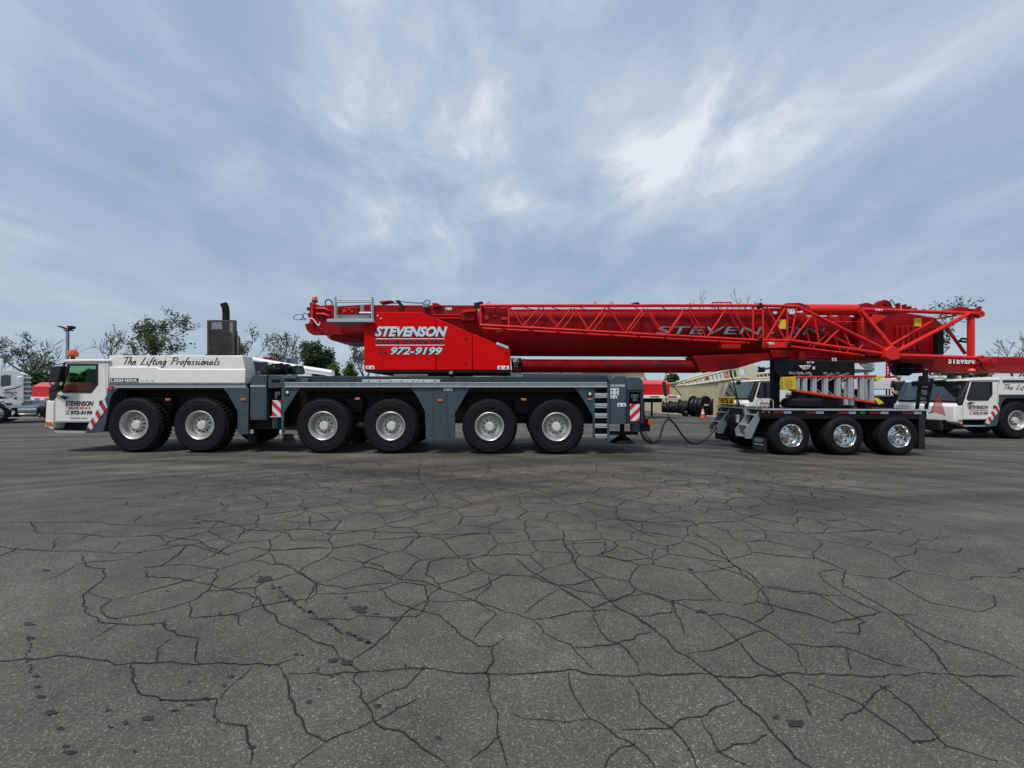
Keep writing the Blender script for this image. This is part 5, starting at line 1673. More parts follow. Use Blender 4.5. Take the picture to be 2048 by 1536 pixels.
MB().px([(1750, 799), (1756, 796), (1768, 806), (1758, 809)], YL - .03, YL + .06).px([(1750, 756), (1758, 751.5), (1770, 753), (1754, 763)], YL - .03, YL + .06).build('foot', YELLOW, ladr)
MB().box(W(1600, 0, YL).x, W(1618, 0, YL).x, YL + .02, YL + .3, ZD + .001, W(1610, 782, YL).z).build('rest_block', BLACK, ladr)
MB().box(W(1735, 0, YL).x, W(1748, 0, YL).x, YL + .02, YL + .3, ZD + .001, W(1740, 804, YL).z).build('rest_block', BLACK, ladr)

# ------------------------------------------------------------------ crane at the right edge
xN = W(90, 850, Y0).x
ZS = .905


def local_xf(v):
    return Vector((v.x - xN, v.y - Y0, v.z * ZS))


c2 = thing('parked_crane', 'white-cabbed mobile crane with red boom parked at the right edge', 'crane', (16.42, 15.9, 0), radians(2.5), local=True)
XF[0] = local_xf
cb = make_cab(c2, Y0, Y0 + 2.5, GLASSD, mirror=False, interior=True)
lettering('STEVENSON', (128, 801, 184, 812), Y0 - .006, DECALK, cb, shear=.28, bold=.035)
lettering('CRANE SERVICE', (132, 814, 183, 818.5), Y0 - .006, DECALR, cb, bold=.02)
lettering('219\n630', (129, 821, 136, 829.5), Y0 - .006, DECALK, cb, bold=.01)
lettering('972-9199', (139, 821, 183, 830), Y0 - .006, DECALK, cb, shear=.28, bold=.035)
MB().tube([W(141, 790, Y0 - .02), W(122, 793, Y0 - .07)], .012, 6).tube([W(124, 792, Y0 - .07), W(117, 796, Y0 - .07)], [.04, .05], 8).build('mirror_arm', PLAST, cb)
body2 = MB().px([(220, 712), (520, 712), (520, 768), (220, 768)], ENG, 13.9).build('engine_cover', WHITE, c2, bevel=.015)
MB().rect(232, 722, 300, 729, ENG - .02, ENG).build('badge', DECALK, body2)
script_text('The Lifting Professionals', W(233, 720, ENG).x, W(440, 720, ENG).x, W(330, 752, ENG).z, .105, .024, lambda x, z: ENG - .004, DECALK, body2)
MB().rect(218, 768, 520, 778, ENG - .02, ENG + .1).build('side_skirt', SLATED, c2)
MB().box(W(225, 0, 12).x, W(520, 0, 12).x, 11.98, 13.85, .7, 1.75).build('underframe', BLACK, c2)
for hx in (267, 399):
    q = W(hx, 852, 11.37)
    qq = local_xf(Vector((q.x, 11.37, .735)))
    qq.z = .70
    w = wheel(BIGW, c2, qq, scale=.952)
    qq = local_xf(Vector((q.x, 14.35, .735)))
    qq.z = .70
    wheel(BIGW, c2, qq, flip=True, scale=.952, only=('tyre',))
MB().px([(92, 846), (210, 846), (200, 872), (94, 876)], Y0 + .45, Y0 + 2.1).build('front_underframe', BLACK, c2)
for a, b, m in ((128, 134, WHITE2), (148, 160, WHITE2), (176, 188, PLAST), (196, 202, ALU)):
    MB().rect(a, 711, b, 719, Y0 + .6, Y0 + .9).build('roof_lamp', m, cb, bevel=.02)
MB().rect(150, 713, 212, 719, Y0 + .8, Y0 + 1.4).build('roof_rack', PLAST, cb)
XF[0] = None
# its boom, lying forward over the cab
Yb2 = 17.0


def loc2(px_, py_, Y):
    w = W(px_, py_, Y) - Vector((16.42, 15.9, 0))
    a = -radians(2.5)
    return Vector((w.x * cos(a) - w.y * sin(a), w.x * sin(a) + w.y * cos(a), w.z))


za, zb_ = loc2(1950, 713, Yb2).z, loc2(1950, 745, Yb2).z
b2 = MB().xprism([(.95, za - .03), (1.0, za), (1.6, za), (1.65, za - .03), (1.65, za - .35), (1.5, zb_), (1.1, zb_), (.95, za - .35)], -.9, 9).build('boom', RED2, c2, bevel=.02)
lettering('STEVENSON', None, .94, DECALW, b2, shear=.1, bold=.04, xz=(loc2(1885, 0, Yb2).x + .15, loc2(1972, 0, Yb2).x + .15, loc2(1950, 728, Yb2).z, loc2(1950, 717, Yb2).z))
q = loc2(2000, 726, 16.3)
dr = MB().lathe([(0, -.34), (.06, -.33), (.08, -.24), (.22, -.2), (.26, -.1), (.26, .5), (.2, .52)], (q.x, .75, q.z), 'y', 28).build('winch_drum', RED2, c2)
MB().lathe([(.27, -.06), (.275, -.05), (.275, .02), (.27, .03)], (q.x, .75, q.z), 'y', 28).build('drum_band', BLACK, dr)
q = loc2(1943, 739, 16.6)
MB().lathe([(0, .1), (.09, .07), (.12, 0)], (q.x, q.y, q.z - .05), 'z', 14).build('beacon', ORANGE, cb)
for k, (x, s_) in enumerate(((-.7, 1.0), (-1.0, .9))):
    MB().lathe([(.06, 0), (.24 * s_, .02), (.24 * s_, .4), (.06, .42)], (x, 1.1, za - .3), 'y', 20).build('head_sheave', RED2, b2)

# ------------------------------------------------------------------ white crane behind the dolly front
c3 = thing('parked_crane', 'white crane cab with yellow banner parked behind the dolly front', 'crane', (10.56, 19.3, 0), radians(0), local=True)
ZS3 = .93


def xf3(v):
    return Vector((v.x - xN, v.y - Y0, v.z * ZS3))


XF[0] = xf3
cb3 = make_cab(c3, Y0, Y0 + 2.5, GLASSD, mirror=False)
lettering('STEVENSON', (131, 802, 184, 811), Y0 - .006, DECALK, cb3, shear=.28, bold=.035)
lettering('CRANE SERVICE', (132, 814, 183, 818.5), Y0 - .006, DECALR, cb3, bold=.02)
lettering('972-9199', (139, 821, 183, 830), Y0 - .006, DECALK, cb3, shear=.28, bold=.035)
MB().px([(220, 735), (380, 735), (380, 768), (220, 768)], ENG, 13.9).build('engine_cover', WHITE2, c3, bevel=.02)
MB().box(W(225, 0, 12).x, W(420, 0, 12).x, 11.98, 13.85, .7, 1.75).build('underframe', BLACK, c3)
for hx in (280, 399):
    q = W(hx, 852, 11.37)
    for yy, fl in ((11.37, False), (14.35, True)):
        qq = xf3(Vector((q.x, yy, .735)))
        qq.z = .70
        wheel(BIGW, c3, qq, flip=fl, scale=.952, only=('tyre', 'hub_cap'))
a, b = W(104, 786, Y0), W(89, 815, Y0)
ban = MB().box(a.x - .36, a.x - .34, Y0 + .80, Y0 + 2.35, b.z + .05, a.z + .06).build('banner', YELLOW, c3, smooth=False)
MB().box(a.x - .34, a.x + .05, Y0 + .2, Y0 + 2.3, b.z - .02, b.z + .05).build('banner_bracket', PLAST, c3)
MB().tube([W(130, 716, Y0 + .3), W(105, 716, Y0 + .3), W(97, 728, Y0 + .3)], .02, 6).sphere(W(97, 730, Y0 + .3), .10, (1, 1, 1.3)).build('mirror_arm', PLAST, cb3)
MB().rect(185, 745, 213, 800, Y0 - .06, Y0 - .02).build('side_locker', WHITE2, cb3, bevel=.01)
q = W(136, 712, Y0 + 1.0)
MB().lathe([(0, .16), (.07, .13), (.09, 0)], (q.x, q.y, q.z - .08), 'z', 14).build('beacon', ORANGE, cb3)
XF[0] = None
# banner print faces -x
cu = bpy.data.curves.new('t', 'FONT')
cu.body = 'OVERSIZE LOAD'
cu.offset = .035
ob_ = bpy.data.objects.new('t', cu)
COL.objects.link(ob_)
me = bpy.data.meshes.new_from_object(ob_.evaluated_get(bpy.context.evaluated_depsgraph_get()))
vs_ = [v.co.copy() for v in me.vertices]
fs_ = [tuple(f.vertices) for f in me.polygons]
bpy.data.objects.remove(ob_)
xa, xb = min(v.x for v in vs_), max(v.x for v in vs_)
ya_, yb_ = min(v.y for v in vs_), max(v.y for v in vs_)
lx = a.x - .36 - .006 - xN
MB().poly([(lx, 2.31 - (v.x - xa) / (xb - xa) * 1.45, (b.z + .11) * ZS3 + (v.y - ya_) / (yb_ - ya_) * (a.z - b.z - .11) * ZS3) for v in vs_], fs_).build('banner_lettering', DECALK, c3, smooth=False)

# ------------------------------------------------------------------ tan lattice boom crane further back
YK = 23.0
tanc = thing('lattice_crane', 'tan lattice boom lying low behind the white crane cab', 'crane', (W(1450, 790, YK).x, YK, 0))
tb = MB().px([(1476, 733), (1507, 729), (1516, 733), (1514, 757), (1476, 758)], YK, YK + .06, holes=[[(1485 + 6 * cos(t), 744 + 7 * sin(t)) for t in [2 * pi * i / 16 for i in range(16)]]]).build('boom_base', TAN, tanc)
for yy in (YK, YK + 1.4):
    for (p1, p2) in (((1372, 763), (1476, 734)), ((1372, 771), (1476, 756)), ((1514, 748), (1570, 742)), ((1514, 757), (1570, 753))):
        aa, bb = W(*p1, YK), W(*p2, YK)
        aa.y = bb.y = yy
        MB().tube([aa, bb], .06, 8).build('chord', TAN, tanc)
    for k in range(13):
        x = 1376 + k * 8
        t0, t1 = 763 - (x - 1372) * .279, 771 - (x - 1372) * .144
        aa, bb = W(x, t0, YK), W(x + 4, t1, YK)
        aa.y = bb.y = yy
        MB().tube([aa, bb], .045, 6).build('lacing', TAN, tanc)
    for k in range(7):
        aa, bb = W(1517 + k * 8, 748, YK), W(1521 + k * 8, 756, YK)
        aa.y = bb.y = yy
        MB().tube([aa, bb], .04, 6).build('lacing', TAN, tanc)
cable('pendant', [(1516, 734), (1530, 738), (1560, 730)], YK, .05, BLACK, tanc)
MB().px([(1518, 735), (1530, 734), (1530, 760), (1520, 760)], YK + .1, YK + .2).build('mast_foot', BLACK, tanc)
MB().box(W(1480, 0, YK).x, W(1570, 0, YK).x, YK - .2, YK + 2.2, .9, 2.3).build('carrier', TAN, tanc)
for x in (1495, 1555):
    q = W(x, 0, YK)
    MB().lathe([(.25, 0), (.55, .02), (.55, .4), (.25, .42)], (q.x, YK - .25, .55), 'y', 24).build('wheel', RUBBER, tanc)

# ------------------------------------------------------------------ beige shed wall, kerb, reels, cone
A, B = Vector((14.9, 27.0, 0)), Vector((12.3, 54.0, 0))
dirv = (B - A).normalized()
perp = Vector((dirv.y, -dirv.x, 0))
if perp.x < 0:
    perp = -perp
shed = thing('storage_shed', 'long low beige corrugated shed behind the cable reels', 'shed', A + dirv * 10)
mb = MB()
n = 130
L = (B - A).length
bot, top = [], []
for k in range(n):
    for (t, d) in ((0.0, 0.0), (.35, 0.0), (.45, .05), (.9, .05)):
        p = A + dirv * (L * (k + t) / n) + perp * d
        bot.append(p)
        top.append(p + Vector((0, 0, 2.56)))
m_ = len(bot)
mb.poly(bot + top, [(i, i + 1, m_ + i + 1, m_ + i) for i in range(m_ - 1)])
mb.build('corrugated_wall', SHED, shed, smooth=False)
mb = MB()
c = [A - perp * .08 + Vector((0, 0, 2.56)), B - perp * .08 + Vector((0, 0, 2.56)), B + perp * 5 + Vector((0, 0, 2.9)), A + perp * 5 + Vector((0, 0, 2.9))]
mb.poly([v for v in c] + [v + Vector((0, 0, .06)) for v in c], [(0, 1, 2, 3), (4, 7, 6, 5), (0, 4, 5, 1), (1, 5, 6, 2), (2, 6, 7, 3), (3, 7, 4, 0)]).build('roof', SHED, shed)
c = [A, A + perp * 5]
mb = MB().poly([c[0], c[1], c[1] + Vector((0, 0, 2.9)), c[0] + Vector((0, 0, 2.56))], [(0, 1, 2, 3)]).build('end_wall', SHED, shed)

kp0, kp1 = G(1306, 826.5), G(1440, 836)
kd = (kp1 - kp0).normalized()
kn = Vector((-kd.y, kd.x, 0))
kb = MB()
c = [kp0 - kn * .1, kp1 - kn * .1, kp1 + kn * .1, kp0 + kn * .1]
kb.poly(c + [v + Vector((0, 0, .12)) for v in c], [(0, 3, 2, 1), (4, 5, 6, 7), (0, 1, 5, 4), (1, 2, 6, 5), (2, 3, 7, 6), (3, 0, 4, 7)])
kbo = kb.build('kerb', CONC, bevel=.02)
tag(kbo, kind='structure')


def reel(c, r, w, label, ang):
    o = thing('cable_reel', label, 'cable reel', (c[0], c[1], 0), ang, 'cable reels along the shed', local=True)
    for s_ in (-1, 1):
        MB().lathe([(.06, -.03), (r, -.03), (r, .03), (.06, .03)], (0, s_ * w / 2, r), 'y', 36, close=True).build('flange', BLACK, o)
    MB().lathe([(.1, -w / 2), (r * .8, -w / 2 + .03), (r * .8, w / 2 - .03), (.1, w / 2)], (0, 0, r), 'y', 30).build('drum', BLACK, o)
    for k in range(3):
        MB().lathe([(r * .83, -.04), (r * .86, 0), (r * .83, .04)], (0, -w / 3 + k * w / 3, r), 'y', 30, close=True).build('cable_turn', PLAST, o)
    return o


rl = reel(G(1399, 833.5), .76, 1.0, 'largest black cable reel with a white plate, behind the traffic cone', radians(35))
q = G(1399, 833.5)
MB().box(-.3, .25, -.56, -.54, .82, .93).build('plate', DECALW, rl)
reel(G(1421, 833), .76, .9, 'black cable reel half hidden behind the dolly front', radians(35))
r2_ = reel(G(1370, 829.5), .62, .8, 'medium black cable reel with a spare wheel leaning on it', radians(50))
reel(G(1350, 828), .55, .8, 'small black cable reel left of the medium one', radians(50))
reel(G(1336, 827.5), .52, .8, 'smallest black cable reel nearest the red toolbox trailer', radians(60))
q = G(1371, 833)
lw = thing('loose_wheel', 'small grey wheel leaning on the medium cable reel', 'wheel', q, radians(10), local=True)
MB().lathe([(.12, -.08), (.33, -.1), (.36, -.05), (.36, .05), (.33, .1), (.12, .08)], (0, 0, .36), 'y', 28, close=True).build('tyre', RUBBER, lw)
MB().lathe([(0, -.06), (.12, -.05), (.18, -.02), (.18, .02), (0, .03)], (0, 0, .36), 'y', 20).build('hub', GREYST, lw)
for k, (sx, sy) in enumerate(((1397, 832.6), (1415, 833))):
    q = G(sx, sy)
    bd = thing('barricade_board', ('red and white striped board left of the cone', 'red and white striped board right of the cone')[k], 'barricade', q, radians(12 - 30 * k), local=True)
    MB().prism([[(-.07, 0), (.07, 0), (.0 - .1 * k, .62), (-.14 - .1 * k, .62)]], -.02, .02).build('board', STRIPE_B, bd)
    MB().box(-.12, .12, .02, .25, 0, .05).build('foot', BLACK, bd)
q = G(1405.5, 835.5)
cone = thing('traffic_cone', 'orange traffic cone with white collars before the largest reel', 'cone', q, 0, local=True)
MB().lathe([(.155, .03), (.02, .72), (.0, .725)], (0, 0, 0), 'z', 24).build('cone_body', ORANGE, cone)
for z0, z1 in ((.28, .40), (.47, .56)):
    r_ = lambda z: .155 - (z - .03) * .135 / .69 + .004
    MB().lathe([(r_(z0), z0), (r_(z1), z1)], (0, 0, 0), 'z', 24).build('collar', DECALW, cone)
MB().box(-.2, .2, -.2, .2, 0, .035).build('base', ORANGE, cone, bevel=.01)

# ------------------------------------------------------------------ red toolbox trailers
def tool_trailer(label, x0, x1, Y, ztop, zmid, zbot, xbed0, xbed1, leg):
    t = thing('flatbed_trailer', label, 'trailer', ((x0 + x1) / 2, Y + 1.2, 0), 0, 'flatbed trailers with red toolboxes')
    h = ztop - zmid
    b = MB().xprism([(Y, zbot), (Y, zmid), (Y + .55, ztop), (Y + 1.75, ztop), (Y + 2.3, zmid), (Y + 2.3, zbot)], x0, x1 - h * .0, None).build('toolbox', REDB, t, bevel=.02)
    MB().box(x0 + .02, x1 - .02, Y - .02, Y, zmid - .02, zmid + .015).build('lid_edge', REDB, b)
    bed = MB().box(xbed0, xbed1, Y - .1, Y + 2.4, zbot - .22, zbot - .01).build('bed', WHITE2, t, bevel=.01)
    for k in range(6):
        xx = xbed0 + (xbed1 - xbed0) * (k + .3) / 6
        MB().box(xx, xx + (xbed1 - xbed0) / 12, Y - .115, Y - .101, zbot - .16, zbot - .07).build('bed_marking', (GREYST, TAPER)[k % 2], bed)
    MB().box(xbed0, xbed1 - 1, Y + .5, Y + 1.8, zbot - .5, zbot - .22).build('chassis', BLACK, t)
    for yy in (Y + .2, Y + 2.0):
        MB().tube([(leg, yy, zbot - .25), (leg, yy, .12)], .07, 8).build('landing_leg', BLACK, t)
        MB().lathe([(.22, 0), (.2, .06), (.08, .14)], (leg, yy, 0), 'z', 16).build('leg_foot', BLACK, t)
    for k in range(2):
        xx = xbed0 + .9 + k * 1.2
        for yy in (Y + .05, Y + 2.0):
            MB().lathe([(.2, 0), (.5, .02), (.5, .28), (.2, .3)], (xx, yy, .5), 'y', 28).build('wheel', RUBBER, t)
    return t


YX = 28.5
tool_trailer('white flatbed trailer carrying a red toolbox, behind the crane tail', W(1225, 0, YX).x, W(1343, 0, YX).x, YX, W(1315, 759.5, YX).z, W(1315, 769, YX).z, W(1315, 790, YX).z, W(1150, 0, YX).x, W(1363, 0, YX).x, W(1309, 0, YX).x)
cable('tie_rope', [(1345, 772), (1356, 783), (1363, 792)], YX, .03, BLACK, None)
o = bpy.context.scene.objects[-1]
o = [x for x in COL.objects if x.name.startswith('tie_rope')][0]
tag(o, 'black rope sagging from the red toolbox to the trailer bed end', 'rope')

# ------------------------------------------------------------------ white tractor truck on the left
YTk = 22.0
tx = W(40, 800, YTk).x
txc = W(47, 800, YTk).x
trk = thing('tractor_truck', 'white day-cab tractor truck at the left edge of the yard', 'truck', (txc, YTk, 0), radians(38), local=True)
XF[0] = lambda v: Vector(((v.x - txc) * .67, v.y - YTk, v.z))
tcab = MB().px([(-40, 745), (-28, 741.5), (34, 741.5), (47, 747), (47.5, 806), (-8, 806), (-10, 790), (-60, 788), (-58, 775), (-30, 770)], YTk, YTk + .08, holes=[[(3, 753), (9, 751), (22.5, 751), (22.5, 772), (4, 775), (2, 770)]]).build('cab', WHITE2, trk, bevel=.02)
MB().px([(-38, 745), (-28, 742), (34, 742), (46, 747.5), (46.5, 805), (-8, 805), (-10, 791), (-60, 789), (-58, 776), (-30, 771)], YTk + .3, YTk + 2.3).build('cab_core', WHITE2, tcab)
MB().px([(3, 753), (9, 751), (22.5, 751), (22.5, 772), (4, 775), (2, 770)], YTk + .02, YTk + .03).build('window_pane', GLASSD, tcab)
MB().px([(-28, 752), (-2, 752), (-4, 772), (-26, 772)], YTk - .012, YTk - .002).build('window_pane', GLASSD, tcab)
MB().px([(23.5, 753), (37, 752), (37, 768), (32, 773), (24, 772)], YTk - .3, YTk - .2).build('mirror', WHITE2, tcab, bevel=.03)
MB().tube([W(33, 772, YTk - .25), W(24, 777, YTk - .15), W(10, 780, YTk)], .03, 6).build('mirror_arm', PLAST, tcab)
lettering('STEVENSON', (6, 783.5, 34, 787), YTk - .006, DECALK, tcab, shear=.25, bold=.03)
lettering('CRANE SERVICE', (8, 788.5, 31, 790.5), YTk - .006, DECALR, tcab, bold=.02)
lettering('972-9199', (8, 792.5, 25, 795), YTk - .006, DECALK, tcab, shear=.25, bold=.03)
MB().rect(28, 794.5, 33.5, 798.5, YTk - .008, YTk).build('fuel_label', DECALK, tcab)
rk = MB().rect(48, 750, 64, 809, YTk + .1, YTk + .16).build('headache_rack', GREYST, trk)
for k in range(6):
    MB().rect(48, 754 + k * 9, 63, 757 + k * 9, YTk + .02, YTk + .1).build('rack_slat', ALU, rk)
MB().tube([W(70, 752, YTk + 1), W(66, 752, YTk + 1), W(66, 810, YTk + 1)], .09, 10).build('exhaust_stack', GREYST, trk)
MB().box(W(0, 0, YTk).x, W(98, 0, YTk).x, YTk + .3, YTk + 2.1, .75, 1.1).build('chassis', GREYST, trk)
q0, q1 = W(34, 825, YTk), W(74, 825, YTk)
MB().lathe([(0, 0), (.28, .02), (.3, .08), (.3, q1.x - q0.x - .08), (.28, q1.x - q0.x - .02), (0, q1.x - q0.x)], (q0.x, YTk + .3, .66), 'x', 24).build('fuel_tank', CHROME, trk)
MB().rect(14, 811, 78, 815, YTk, YTk + .3).build('step_bar', ALU, trk)
MB().rect(16, 834, 78, 836.5, YTk + .02, YTk + .3).build('step_bar', ALU, trk)
MB().rect(24, 806, 42, 811, YTk - .02, YTk + .2).build('fairing', ORANGE if False else RIMDK, trk)
MB().rect(70, 806, 97, 813, YTk + .2, YTk + 2.1).build('deck_plate', ALUP, trk)
for hx in (-6, 118, 168):
    c0 = XF[0](W(hx, 0, YTk))
    wheel(SMALLW, trk, (c0.x, -.02, .53))
    wheel(SMALLW, trk, (c0.x, 2.45, .53), flip=True, only=('tyre',))
fd = [W(-6 + 24 * cos(t), 822 - 20 * sin(t), YTk - .02) for t in [pi * .02 + pi * .96 * i / 12 for i in range(13)]]
fmb = MB()
for i in range(12):
    a_, b_ = fd[i], fd[i + 1]
    fmb.poly([a_, b_, b_ + Vector((0, .5, 0)), a_ + Vector((0, .5, 0))], [(0, 1, 2, 3)])
fdo = fmb.build('fender', GREYST, trk)
so = fdo.modifiers.new('thickness', 'SOLIDIFY')
so.thickness = .08
MB().rect(84, 822, 96, 834, YTk + .1, YTk + 2).build('fifth_wheel_frame', BLACK, trk)
XF[0] = None
YX2 = 27.5
tool_trailer('red toolbox trailer parked behind the left tractor truck', W(66, 0, YX2).x, W(128, 0, YX2).x, YX2, W(80, 764, YX2).z, W(80, 774, YX2).z, W(80, 794, YX2).z, W(30, 0, YX2).x, W(150, 0, YX2).x, W(60, 0, YX2).x)

# ------------------------------------------------------------------ white boom of a crane behind the deck
YW = 19.0
wb = thing('parked_crane', 'white boom sloping down behind the carrier deck', 'crane', (W(560, 790, YW).x, YW + .3, 0))
MB().tube([W(440, 709, YW), W(600, 736, YW), W(664, 746, YW)], .13, 12).build('boom_tube', WHITE2, wb)
MB().tube([W(440, 716, YW + .7), W(600, 738, YW + .7), W(664, 748, YW + .7)], .11, 12).build('boom_tube', WHITE2, wb)
MB().px([(588, 729), (664, 742), (664, 751), (588, 744)], YW - .1, YW + .2).build('boom_tip', WHITE2, wb, bevel=.02)
MB().px([(494, 727), (512, 728), (510, 731), (494, 731)], YW - .3, YW - .2).build('boom_flag', DECALR, wb)
MB().box(W(430, 0, YW).x, W(690, 0, YW).x, YW - .4, YW + 1.6, .7, W(560, 757, YW).z).build('carrier', WHITE2, wb, bevel=.05)
for x in (450, 520, 600, 670):
    q = W(x, 0, YW)
    MB().lathe([(.3, 0), (.6, .02), (.6, .4), (.3, .42)], (q.x, YW - .45, .6), 'y', 28).build('wheel', RUBBER, wb)
YQ = 27.0
ch = MB().rect(571, 715, 582, 740, YQ, YQ + 1).build('vent_stack', GREYST)
sh = thing('equipment_cabinet', 'small grey louvred cabinet standing above the white boom', 'cabinet', (W(576, 790, YQ).x, YQ + .4, 0))
bpy.data.objects.remove(ch)
MB().rect(571, 715, 582, 836, YQ, YQ + .9).build('cabinet_body', GREYST, sh, bevel=.02)
for k in range(8):
    MB().rect(572, 717 + k * 3, 581, 718.4 + k * 3, YQ - .03, YQ).build('louvre', SLATED, sh)
sh2 = thing('equipment_cabinet', 'small orange-red cabinet top showing over the white boom', 'cabinet', (W(531, 790, YQ).x, YQ + .4, 0))
MB().rect(526, 715, 538, 836, YQ, YQ + .9).build('cabinet_body', LADDERO, sh2, bevel=.02)
MB().rect(525, 714, 539, 716, YQ - .05, YQ + .95).build('cabinet_lid', LADDERO, sh2, bevel=.01)

# ------------------------------------------------------------------ things behind the dolly
YV = 16.2
hood = thing('folded_canopy', 'white folded canopy on posts behind the orange ladder', 'canopy', (W(1718, 800, YV).x, YV + .5, 0))
MB().px([(1683, 733), (1700, 727), (1708, 721), (1714, 721), (1722, 733), (1752, 737), (1752, 741), (1690, 737)], YV, YV + .9).build('canopy_sheet', WHITE2, hood, bevel=.01)
for k in range(4):
    MB().px([(1722 + 2 * k, 724 + 3 * k), (1750, 727 + 3 * k), (1750, 728.6 + 3 * k), (1722 + 2 * k, 726 + 3 * k)], YV - .03, YV + .8).build('folded_slat', (ALU, GREYST)[k % 2], hood)
for x in (1699, 1740):
    for yy in (YV + .1, YV + .8):
        MB().box(W(x, 0, YV).x, W(x + 5.5, 0, YV).x, yy, yy + .1, 0, W(x, 738, YV).z).build('post', ALU, hood)
MB().rect(1697, 738, 1746, 744, YV + .05, YV + .95).build('crossbar', GREYST, hood)

YU = 19.4
fb = thing('flatbed_truck', 'flatbed truck with white box body behind the ladder feet', 'truck', (W(1770, 800, YU).x, YU + 1.2, 0))
MB().box(W(1690, 0, YU).x, W(1830, 0, YU).x, YU, YU + 2.4, .62, .80).build('bed', BLACK, fb)
MB().rect(1700, 757, 1790, 779, YU + 1.3, YU + 2.4).build('box_body', WHITE2, fb, bevel=.03)
MB().box(W(1700, 0, YU).x, W(1790, 0, YU).x, YU + 1.5, YU + 2.4, .801, W(1740, 779, YU + 1.3).z).build('box_base', BLACK, fb)
MB().rect(1745, 790, 1788, 793, YU + .05, YU + .2).build('side_rail', GREYST, fb)
MB().rect(1745, 793, 1788, 823, YU + .08, YU + .2).build('side_board', BLACK, fb)
for x in (1710, 1735, 1815):
    MB().lathe([(.2, 0), (.5, .02), (.5, .28), (.2, .3)], (W(x, 0, YU).x, YU + .05, .5), 'y', 24).build('wheel', RUBBER, fb)
YZ = 21.0
lt = thing('lattice_mast', 'thin dark red lattice mast standing beside the boom head', 'mast', (W(1780, 790, YZ).x, YZ, .8))
for x, y0, y1 in ((1773, 715, 826), (1779, 722, 826)):
    MB().tube([W(x, y0, YZ), W(x, y1, YZ)], .035, 6).build('upright', RED2, lt)
for k in range(5):
    MB().tube([W(1773, 724 + 6 * k, YZ), W(1779, 727 + 6 * k, YZ)], .02, 5).build('rung', RED2, lt)
MB().tube([W(1776, 751, YZ), W(1794, 723, YZ)], .03, 6).build('stay', RED2, lt)
MB().tube([W(1770, 754, YZ), W(1796, 753, YZ)], .05, 6).build('foot_beam', RED2, lt)

# man standing on the flatbed
YM = 19.7
hp = W(1797, 755, YM)
Zf = .80
man = thing('person', 'man in a black shirt standing on the flatbed behind the right crane cab', 'person', (hp.x, YM, Zf), radians(-20), local=True)
hh = hp.z + .13 - Zf


def skin_body(name, pts, edges, rad, m, parent):
    me = bpy.data.meshes.new(name)
    me.from_pydata(pts, edges, [])
    o = bpy.data.objects.new(name, me)
    COL.objects.link(o)
    o.parent = parent
    md = o.modifiers.new('skin', 'SKIN')
    md.use_smooth_shade = True
    for i, r in enumerate(rad):
        me.skin_vertices[0].data[i].radius = r if isinstance(r, tuple) else (r, r)
    me.skin_vertices[0].data[0].use_root = True
    sb = o.modifiers.new('sub', 'SUBSURF')
    sb.levels = sb.render_levels = 2
    me.materials.append(m)
    WO[o] = Vector((0, 0, 0))
    return o


k = hh / 1.78
PB = [(0, 0, .95), (0, 0, 1.15), (0, -.01, 1.38), (0, 0, 1.50), (0, -.015, 1.58), (0, -.02, 1.70), (-.20, 0, 1.43), (-.25, -.02, 1.15), (-.22, -.16, .95), (.20, 0, 1.43), (.25, -.02, 1.15), (.22, -.16, .95), (-.10, 0, .90), (-.10, -.01, .5), (-.10, .02, .09), (-.10, -.16, .04), (.10, 0, .90), (.10, -.01, .5), (.10, .02, .09), (.10, -.16, .04), (-.21, -.25, .93), (.21, -.25, .93)]
EB = [(0, 1), (1, 2), (2, 3), (3, 4), (4, 5), (2, 6), (6, 7), (7, 8), (2, 9), (9, 10), (10, 11), (0, 12), (12, 13), (13, 14), (14, 15), (0, 16), (16, 17), (17, 18), (18, 19), (8, 20), (11, 21)]
RB = [(.16, .12), (.15, .11), (.19, .12), .06, .075, (.085, .10), .075, .05, .035, .075, .05, .035, .095, .065, .045, .04, .095, .065, .045, .04, .04, .04]
PB = [(x * k, y * k, z * k) for x, y, z in PB]
bodyo = skin_body('body', PB, EB, [tuple(q * k for q in r) if isinstance(r, tuple) else r * k for r in RB], SKIN, man)
skin_body('shirt', [PB[i] for i in (0, 1, 2, 6, 7, 9, 10)], [(0, 1), (1, 2), (2, 3), (3, 4), (2, 5), (5, 6)], [(.19, .15), (.185, .14), (.22, .15), .10, .07, .10, .07], SHIRT, man)
skin_body('trousers', [PB[i] for i in (0, 12, 13, 14, 16, 17, 18)], [(0, 1), (1, 2), (2, 3), (0, 4), (4, 5), (5, 6)], [(.18, .14), .115, .085, .07, .115, .085, .07], JEAN, man)
MB().sphere((0, .015 * k, 1.70 * k), .108 * k, (.92, 1.0, 1.08), 16, 10).build('hair', HAIR, man)
fc = MB().sphere((0, -.045 * k, 1.665 * k), .085 * k, (.9, .95, 1.25), 16, 10)
fc.poly([(-.018 * k, -.12 * k, 1.63 * k), (.018 * k, -.12 * k, 1.63 * k), (0, -.15 * k, 1.635 * k), (0, -.115 * k, 1.69 * k)], [(0, 1, 2), (0, 2, 3), (1, 3, 2)])
for s_ in (-1, 1):
    fc.sphere((s_ * .085 * k, .0, 1.66 * k), .03 * k, (.4, .8, 1.1), 8, 6)
fc.build('face', SKIN, man)
MB().sphere((-.03 * k, -.122 * k, 1.685 * k), .012 * k, n=8, m=6).sphere((.03 * k, -.122 * k, 1.685 * k), .012 * k, n=8, m=6).build('eyes', DECALK, man)
MB().box(-.025 * k, .025 * k, -.126 * k, -.115 * k, 1.592 * k, 1.602 * k).build('mouth', DECALR, man)
